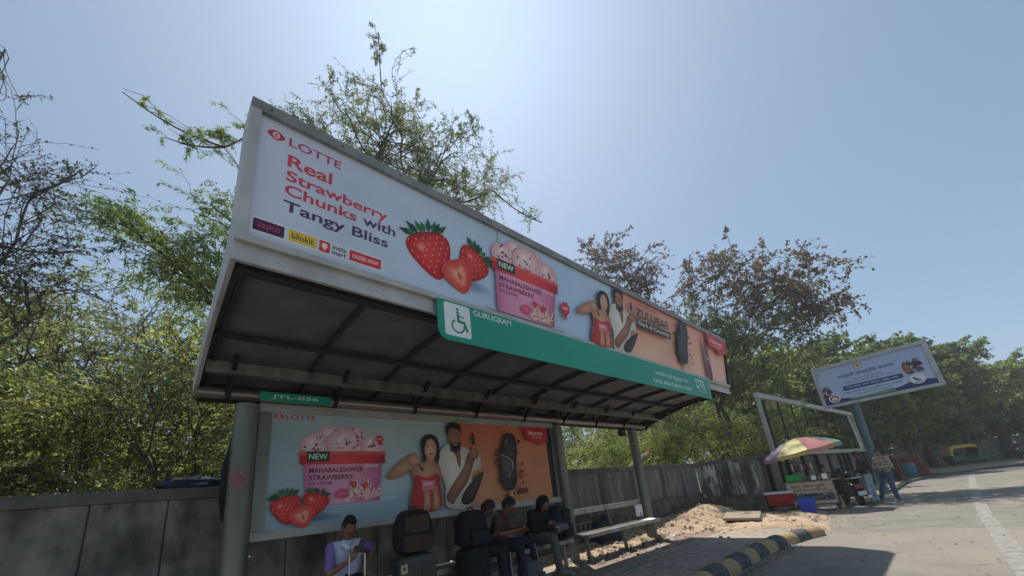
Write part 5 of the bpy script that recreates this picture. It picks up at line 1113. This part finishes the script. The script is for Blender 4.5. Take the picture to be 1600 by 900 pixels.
def grow(rs, base, fork, blobs, r0=.16, leaves=14, ll=.1, lw=.028, droop=.3, tw=.8, per=8, thin=.006, upsh=.25, spread=.06):
    base = np.array([*base, 0.] if len(base) == 2 else base, float); fork = np.array(fork, float); thick = []; th2 = []; L_o = []; L_d = []
    tr = curve_pts(base, fork, 9, .04, rs); thick.append((tr, np.linspace(r0, r0 * .62, 9)))
    tot = sum(b_[5] for b_ in blobs)
    for (cx, cy, cz, rh, rv, n) in blobs:
        c = np.array([cx, cy, cz]); st = tr[rs.randint(5, 9)] if cz < fork[2] + 1 else fork
        if n <= 16:
            big = [np.array(q[:3]) for q in blobs if q[5] > 16]; st = min(big, key=lambda q: np.linalg.norm(q - c))
        rl = max(.022, r0 * .62 * math.sqrt(n / tot) * 1.1); limb = curve_pts(st, c, 9, .08 if n > 16 else .04, rs) if n > 16 else st + (c + (c - st) * .25 - st) * np.linspace(0, 1, 9)[:, None] ** 1.0 + np.sin(np.linspace(0, 3.1, 9))[:, None] * np.array([0, 0, -.12 * np.linalg.norm(c - st)]); thick.append((limb, np.linspace(rl, rl * .4, 9)))
        m = max(2, n // per) if n > 16 else n
        for k in range(m):
            q = rs.normal(0, 1, 3); q /= np.linalg.norm(q); q *= rs.uniform(.45, .85); sub = c + q * (rh, rh, rv)
            s0 = limb[rs.randint(4, 9)]; sub = sub if n > 16 else s0 * .5 + sub * .5 if k % 2 else limb[rs.randint(3, 9)] + rs.normal(0, .12, 3); br = curve_pts(s0, sub, 6, .1, rs); rb = max(thin * 1.6, rl * .3); th2.append((br, np.linspace(rb, thin, 6)))
            for j in range(max(1, n // m)):
                s1 = br[rs.randint(2, 6)]; d = (sub - c) / (rh, rh, rv) * .6 + rs.normal(0, .6, 3) + (0, 0, upsh); d /= np.linalg.norm(d) + 1e-6
                L = tw * rs.uniform(.5, 1.25) * min(1, rh); e = s1 + d * L * (1, 1, .8); tp = curve_pts(s1, e, 5, .1, rs); tp[:, 2] -= droop * L * np.linspace(0, 1, 5) ** 2 * rs.uniform(.3, 1)
                th2.append((tp, np.linspace(thin, thin * .45, 5)))
                nl = rs.poisson(leaves)
                if nl:
                    t = rs.uniform(.15, 1, nl) * 4; i = np.minimum(t.astype(int), 3); f_ = (t - i)[:, None]; p = tp[i] * (1 - f_) + tp[i + 1] * f_; ax = tp[i + 1] - tp[i]; ax /= np.linalg.norm(ax, axis=1)[:, None] + 1e-9
                    L_o.append(p + rs.normal(0, spread * .4, (nl, 3))); L_d.append(ax * .6 + rs.normal(0, .55, (nl, 3)) - np.array([0, 0, droop * .8]))
    V1, Q1 = tubes_np(thick, 8); V2, Q2 = tubes_np(th2, 3)
    wood = (np.concatenate([V1, V2]), np.concatenate([Q1, Q2 + len(V1)]))
    if L_o:
        o = np.concatenate(L_o); d = np.concatenate(L_d); d /= np.linalg.norm(d, axis=1)[:, None] + 1e-9; nl = len(o); s_ = np.cross(d, rs.normal(0, 1, (nl, 3))); s_ /= np.linalg.norm(s_, axis=1)[:, None] + 1e-9
        k = rs.uniform(.6, 1.35, nl)[:, None]; l = ll * k; w_ = lw * k; nn = np.cross(d, s_) * l * .12
        V = np.stack([o, o + d * l * .45 + s_ * w_ + nn, o + d * l, o + d * l * .45 - s_ * w_ + nn], 1).reshape(-1, 3); Q = np.arange(nl * 4).reshape(-1, 4)
        cl = np.array([nz.noise(Vector(p) * .9) for p in o[::1]]) if nl < 60000 else rs.uniform(-.4, .4, nl)
        rnd = np.clip(.5 + cl * .6 + rs.normal(0, .2, nl), 0, 1); leaf = (V, Q, rnd)
    else: leaf = None
    return wood, leaf
def tree(name, label, cat, bxy, fork, blobs, leafm, bark='bark', group=None, seed=1, **kw):
    rs = np.random.RandomState(seed); t = empty(name, (bxy[0], bxy[1], 0), 0, label, cat, group); o = np.array([bxy[0], bxy[1], 0])
    (V, Q), lf = grow(rs, bxy, fork, blobs, **kw); add_quads('trunk', V - o, Q, M[bark], t, smooth=True)
    if lf: add_quads('crown', lf[0] - o, lf[1], M[leafm], t, lf[2])
    return t
def copytree(src, loc, rz, s, label, group=None):
    r = src.copy(); col.objects.link(r); r.location = loc; r.rotation_euler = (0, 0, rz); r.scale = s; r['label'] = label
    if group: r['group'] = group
    elif 'group' in r: del r['group']
    for ch in src.children: c = ch.copy(); col.objects.link(c); c.parent = r
    return r
tree('thorn_tree', 'sparse thorny tree with long thin twigs reaching in from the left edge', 'tree', (-1.75, 8.42), (-2.03, 8.36, 4.04),
    [(-2.12, 8.34, 7.2, 0.99, 0.69, 95), (-2.07, 8.35, 5.82, 1.03, 0.84, 130), (-1.71, 8.43, 5.35, 0.67, 0.48, 80), (-2.57, 8.25, 8.19, 0.59, 0.68, 30), (-1.83, 8.4, 6.92, 0.61, 0.61, 60), (-2.53, 8.26, 9.05, 0.2, 0.31, 10), (-1.44, 8.49, 6.05, 0.41, 0.41, 16), (-1.54, 8.46, 7.5, 0.33, 0.22, 8)],
    'leaf_thorn', 'bark2', seed=3, leaves=13, ll=.045, lw=.013, droop=.15, tw=1.0, per=6, thin=.0045, r0=.12, spread=.02)
tree('feathery_tree', 'green feathery tree with drooping sprays left of the shelter fascia', 'tree', (1.22, 8.51), (1.49, 8.47, 4.68),
    [(-0.53, 8.77, 6.73, 1.31, 0.54, 130), (0.29, 8.65, 7.94, 0.79, 0.79, 60), (0.37, 8.64, 9.51, 0.46, 0.5, 26), (0.08, 8.68, 6.07, 1.1, 0.49, 90), (0.4, 8.63, 6.74, 0.89, 0.64, 70), (0.87, 8.56, 10.4, 0.45, 0.3, 14), (-1.08, 8.84, 7.09, 0.58, 0.35, 34), (-0.95, 8.8, 9.9, 0.12, 0.18, 5), (-0.36, 8.73, 9.3, 0.5, 0.1, 10)],
    'leaf_green', seed=5, leaves=34, ll=.095, lw=.011, droop=.55, tw=.75, per=7, thin=.005, r0=.15, spread=.05)
tree('tall_tree', 'tall airy tree with olive leaves rising above the middle of the fascia', 'tree', (4.39, 8.31), (4.32, 8.35, 9.3),
    [(4.01, 8.51, 12.08, 2.1, 1.72, 260), (5.51, 7.72, 11.6, 1.5, 1.4, 150), (7.04, 7.2, 10.9, 1.1, 0.9, 80), (2.73, 9.19, 13.6, 0.8, 0.7, 44), (4.0, 8.6, 14.2, 1.0, .8, 60), (3.91, 8.56, 16.2, 0.14, 1.0, 14), (2.3, 9.25, 11.7, 1.0, 0.55, 70), (3.39, 8.84, 10.33, 1.44, 0.9, 110), (4.6, 8.2, 9.9, 1.64, 0.91, 110), (8.06, 6.6, 10.0, 0.5, 0.2, 9), (6.3, 7.3, 12.9, 0.6, 0.6, 30), (5.93, 7.5, 10.24, 1.54, 0.77, 80)],
    'leaf_tall', seed=8, leaves=22, ll=.1, lw=.015, droop=.25, tw=.85, per=7, thin=.007, r0=.22, spread=.06)
tree('rusty_tree', 'tree with curled rusty leaves behind the right half of the fascia', 'tree', (20.46, 11.47), (20.77, 10.85, 9.42),
    [(20.69, 10.62, 14.87, 3.08, 2.06, 150), (20.12, 11.69, 16.24, 1.55, 1.40, 50), (21.58, 9.28, 14.84, 1.41, 1.81, 55), (21.02, 10.00, 17.32, 0.46, 1.24, 9), (20.99, 10.08, 12.84, 2.40, 1.60, 90), (21.62, 9.15, 12.00, 1.16, 1.55, 40), (19.72, 12.25, 17.63, 0.46, 1.08, 8)],
    'leaf_rust', 'bark2', seed=12, leaves=14, ll=.17, lw=.05, droop=.35, tw=1.2, per=7, thin=.011, r0=.18, spread=.08)
tree('slender_tree', 'broad sparse tree with brown seed clusters between the shelter and the tilted billboard', 'tree', (22.35, 8.62), (22.75, 7.00, 6.63),
    [(23.12, 5.88, 12.68, 2.06, 1.69, 130), (23.86, 4.21, 11.02, 3.00, 1.88, 240), (24.64, 2.06, 10.88, 1.88, 1.50, 110), (24.88, 1.25, 9.26, 1.12, 0.75, 36), (24.50, 2.38, 9.51, 2.00, 1.00, 90), (24.33, 2.92, 12.63, 2.25, 1.00, 44), (23.56, 4.88, 13.63, 1.12, 1.38, 30), (23.59, 4.88, 15.25, 0.12, 0.62, 4), (22.66, 7.18, 12.51, 1.50, 1.75, 50), (24.25, 2.62, 8.76, 1.50, 0.75, 40)],
    'leaf_brown', 'bark2', seed=16, leaves=14, ll=.17, lw=.05, droop=.3, tw=1.1, per=7, thin=.009, r0=.15, spread=.1)
tree('slender_tree', 'green middle storey tree below the brown sparse crown right of the shelter', 'tree', (23.25, 9.00), (23.25, 7.75, 5.13),
    [(23.49, 4.88, 8.76, 3.25, 1.50, 220), (22.85, 6.62, 9.24, 2.19, 1.81, 170), (22.45, 7.76, 6.86, 2.16, 1.80, 160), (23.38, 5.75, 6.29, 2.00, 1.62, 150), (22.38, 7.75, 10.38, 2.00, 1.62, 120), (24.25, 2.88, 7.38, 1.62, 1.00, 70)],
    'leaf_tall', 'bark2', seed=17, leaves=17, ll=.15, lw=.04, droop=.3, tw=.9, per=7, thin=.009, r0=.13, spread=.1)
tree('slender_tree', 'thin many stemmed tree just behind the right end of the shelter roof', 'tree', (19.00, 9.38), (19.25, 8.75, 4.63),
    [(19.88, 7.75, 7.35, 1.65, 1.65, 90), (19.62, 8.25, 8.96, 1.70, 1.70, 90), (19.00, 9.12, 6.71, 1.69, 1.35, 90)],
    'leaf_yel', 'bark2', seed=18, leaves=15, ll=.13, lw=.03, droop=.3, tw=.8, per=7, thin=.008, r0=.11, spread=.08)
# thicket behind the wall: three kinds, copied
def bush(name, label, cat, seed, leafm, H, W, n, group=None, **kw):
    rs = np.random.RandomState(seed); bl = []
    for k in range(12):
        a = rs.uniform(0, 6.28); q = rs.uniform(.15, 1) * W; z = H * (.38 + .5 * rs.rand() * (1 - .35 * q / W)); bl.append((q * math.cos(a), q * math.sin(a), z, W * rs.uniform(.3, .48), H * rs.uniform(.1, .16), n // 12))
    return tree(name, label, cat, (0, 0), (rs.uniform(-.2, .2), rs.uniform(-.2, .2), H * .3), bl, leafm, 'bark', group, seed, **kw)
G1 = 'acacia trees of the thicket behind the wall'
LB = 'feathery green acacia of the dense thicket growing behind the boundary wall'
kwA = dict(leaves=22, ll=.082, lw=.015, droop=.3, tw=.8, per=8, thin=.007, r0=.1, spread=.07)
bA = bush('acacia_tree', LB, 'tree', 31, 'leaf_green', 5.2, 2.3, 420, G1, **kwA)
bB = bush('acacia_tree', LB, 'tree', 32, 'leaf_yel', 4.8, 2.2, 420, G1, **kwA)
bC = bush('acacia_tree', LB, 'tree', 33, 'leaf_tall', 6.0, 2.5, 420, G1, **kwA)
rr = random.Random(6); S_ = [bA, bB, bC]
spots = [(-3.6, 10.2, .95, 0), (-2.2, 9.3, .72, 1), (-.9, 10.4, .95, 1), (.4, 9.4, .8, 2), (-2.6, 12.6, 1.15, 2), (-.6, 12.9, 1.2, 0), (1.4, 12.2, 1.15, 1), (2.2, 9.8, .85, 0), (-4.8, 13.4, 1.2, 1), (-3.6, 16, 1.3, 0), (-.5, 16.4, 1.35, 2), (2.6, 15.5, 1.25, 0), (-6.4, 11, 1.0, 2),
    (4.4, 10.5, .8, 2), (6.6, 9.6, .72, 1), (8.6, 9.2, .66, 0), (10.4, 9.4, .72, 1), (12.2, 9.0, .78, 0), (14.2, 9.3, .85, 1), (11.2, 12.5, 1.0, 2), (15.8, 11.8, 1.05, 0), (16.6, 8.4, .8, 1), (18.6, 9.2, 1.0, 0), (20.8, 7.2, .9, 1), (20.6, 10.5, 1.15, 2),
    (22.6, 6.6, .95, 0), (24.6, 8.0, 1.15, 1), (26, 5.9, 1.0, 2), (28.2, 7.2, 1.2, 0), (30, 5.6, 1.05, 1), (23, 11, 1.3, 2), (7.8, 13, 1.0, 0), (-1.6, 8.9, .55, 0), (.9, 8.6, .5, 1), (-3.1, 8.8, .6, 1), (9.5, 8.4, .5, 1), (11.4, 8.2, .5, 0), (13.2, 8.3, .55, 1), (7.2, 8.2, .45, 0), (-8, 14, 1.4, 1), (-6, 18, 1.6, 0), (-1.5, 20, 1.7, 2), (3.5, 20, 1.6, 1), (6, 17, 1.5, 0), (10, 17, 1.5, 2), (13.5, 15, 1.4, 1), (17, 15.5, 1.4, 0), (20, 14, 1.35, 2), (27, 11, 1.35, 0), (31, 9.5, 1.2, 1), (24, 16, 1.6, 1), (30, 15, 1.6, 0)]
for i, (x, y, s_, k) in enumerate(spots):
    s_ *= 1.25 if x < 4 else 1.12; src = S_[k]; sc3 = (s_, s_, s_ * rr.uniform(.92, 1.08))
    if 'used' not in globals().get('USED', {}).get(k, ''):
        globals().setdefault('USED', {})[k] = 'used'; src.location = (x, y, 0); src.scale = sc3; src.rotation_euler = (0, 0, rr.uniform(0, 6.28))
    else: copytree(src, (x, y, 0), rr.uniform(0, 6.28), sc3, LB, G1)
# dark roadside trees from the sign to the far bend
G2 = 'broad roadside trees receding to the bend'
LD = 'dense dark green roadside tree beyond the tilted billboard'
kwB = dict(leaves=42, ll=.22, lw=.075, droop=.3, tw=1.25, per=8, thin=.014, r0=.3, spread=.2)
dA = bush('broad_tree', LD, 'tree', 41, 'leaf_dark', 9.0, 4.0, 620, G2, **kwB); dB = bush('broad_tree', LD, 'tree', 42, 'leaf_green', 8.6, 3.8, 620, G2, **kwB)
far = [(33.5, 9.6, .98, 1), (38.5, 8.2, 1.02, 0), (42.5, 7.2, 1.1, 0), (46, 5.4, 1.0, 1), (49.5, 3.6, 1.12, 0), (53.5, 2.2, 1.1, 1), (60, 1.0, 1.15, 0), (64, -2.2, 1.05, 1), (70, -5, 1.1, 0), (76, -1, 1.3, 1), (80, -9, 1.1, 1), (88, -14, 1.1, 0), (95, -9, 1.25, 1), (97, -20, 1.3, 0), (108, -15, 1.4, 1), (46, 9, 1.3, 0), (36, 10.5, 1.25, 1), (58, 7, 1.35, 0), (68, 8, 1.6, 1), (82, 4, 1.7, 0), (95, 3, 1.8, 1), (112, -4, 1.9, 0), (125, -16, 1.8, 1), (120, -30, 1.7, 0), (104, -30, 1.5, 1), (72, -12, .9, 0), (140, -28, 2.0, 1), (50, 15, 1.6, 0), (40, 16, 1.5, 1), (74, 2, .5, 0), (78, -3, .52, 1), (82, -7, .5, 0), (86, -11, .55, 1), (90, -15, .5, 0), (70, 6, .5, 1), (66, 9, .5, 0), (94, -20, .55, 1), (98, -25, .6, 0), (62, 11, .5, 1), (102, -12, .6, 0), (100, 1, .8, 1), (112, 3, 1.0, 0), (90, .5, .55, 1), (108, -2, .7, 0)]
for i, (x, y, s_, k) in enumerate(far):
    s_ *= 1.34; src = (dA, dB)[k]; sc3 = (s_, s_, s_ * rr.uniform(.9, 1.06))
    if i in (0, 1): src.location = (x, y, 0); src.scale = sc3; src.rotation_euler = (0, 0, rr.uniform(0, 6.28))
    else: copytree(src, (x, y, 0), rr.uniform(0, 6.28), sc3, LD, G2)

# ------------------------------------------------------------------ haze
b = MB(); b.box((-161, -201, -1.03), (401, 201, 24)); hz_ = b.build('haze', []) if False else None
hm = bpy.data.materials.new('haze_air'); hm.use_nodes = True; n = hm.node_tree.nodes; n.remove(n['Principled BSDF']); pv = n.new('ShaderNodeVolumePrincipled')
pv.inputs['Color'].default_value = (.86, .9, .96, 1); pv.inputs['Density'].default_value = .0015; pv.inputs['Anisotropy'].default_value = .3
hm.node_tree.links.new(pv.outputs[0], n['Material Output'].inputs['Volume'])
tag(b.build('haze', hm), kind='stuff')
sc.cycles.volume_bounces = 0
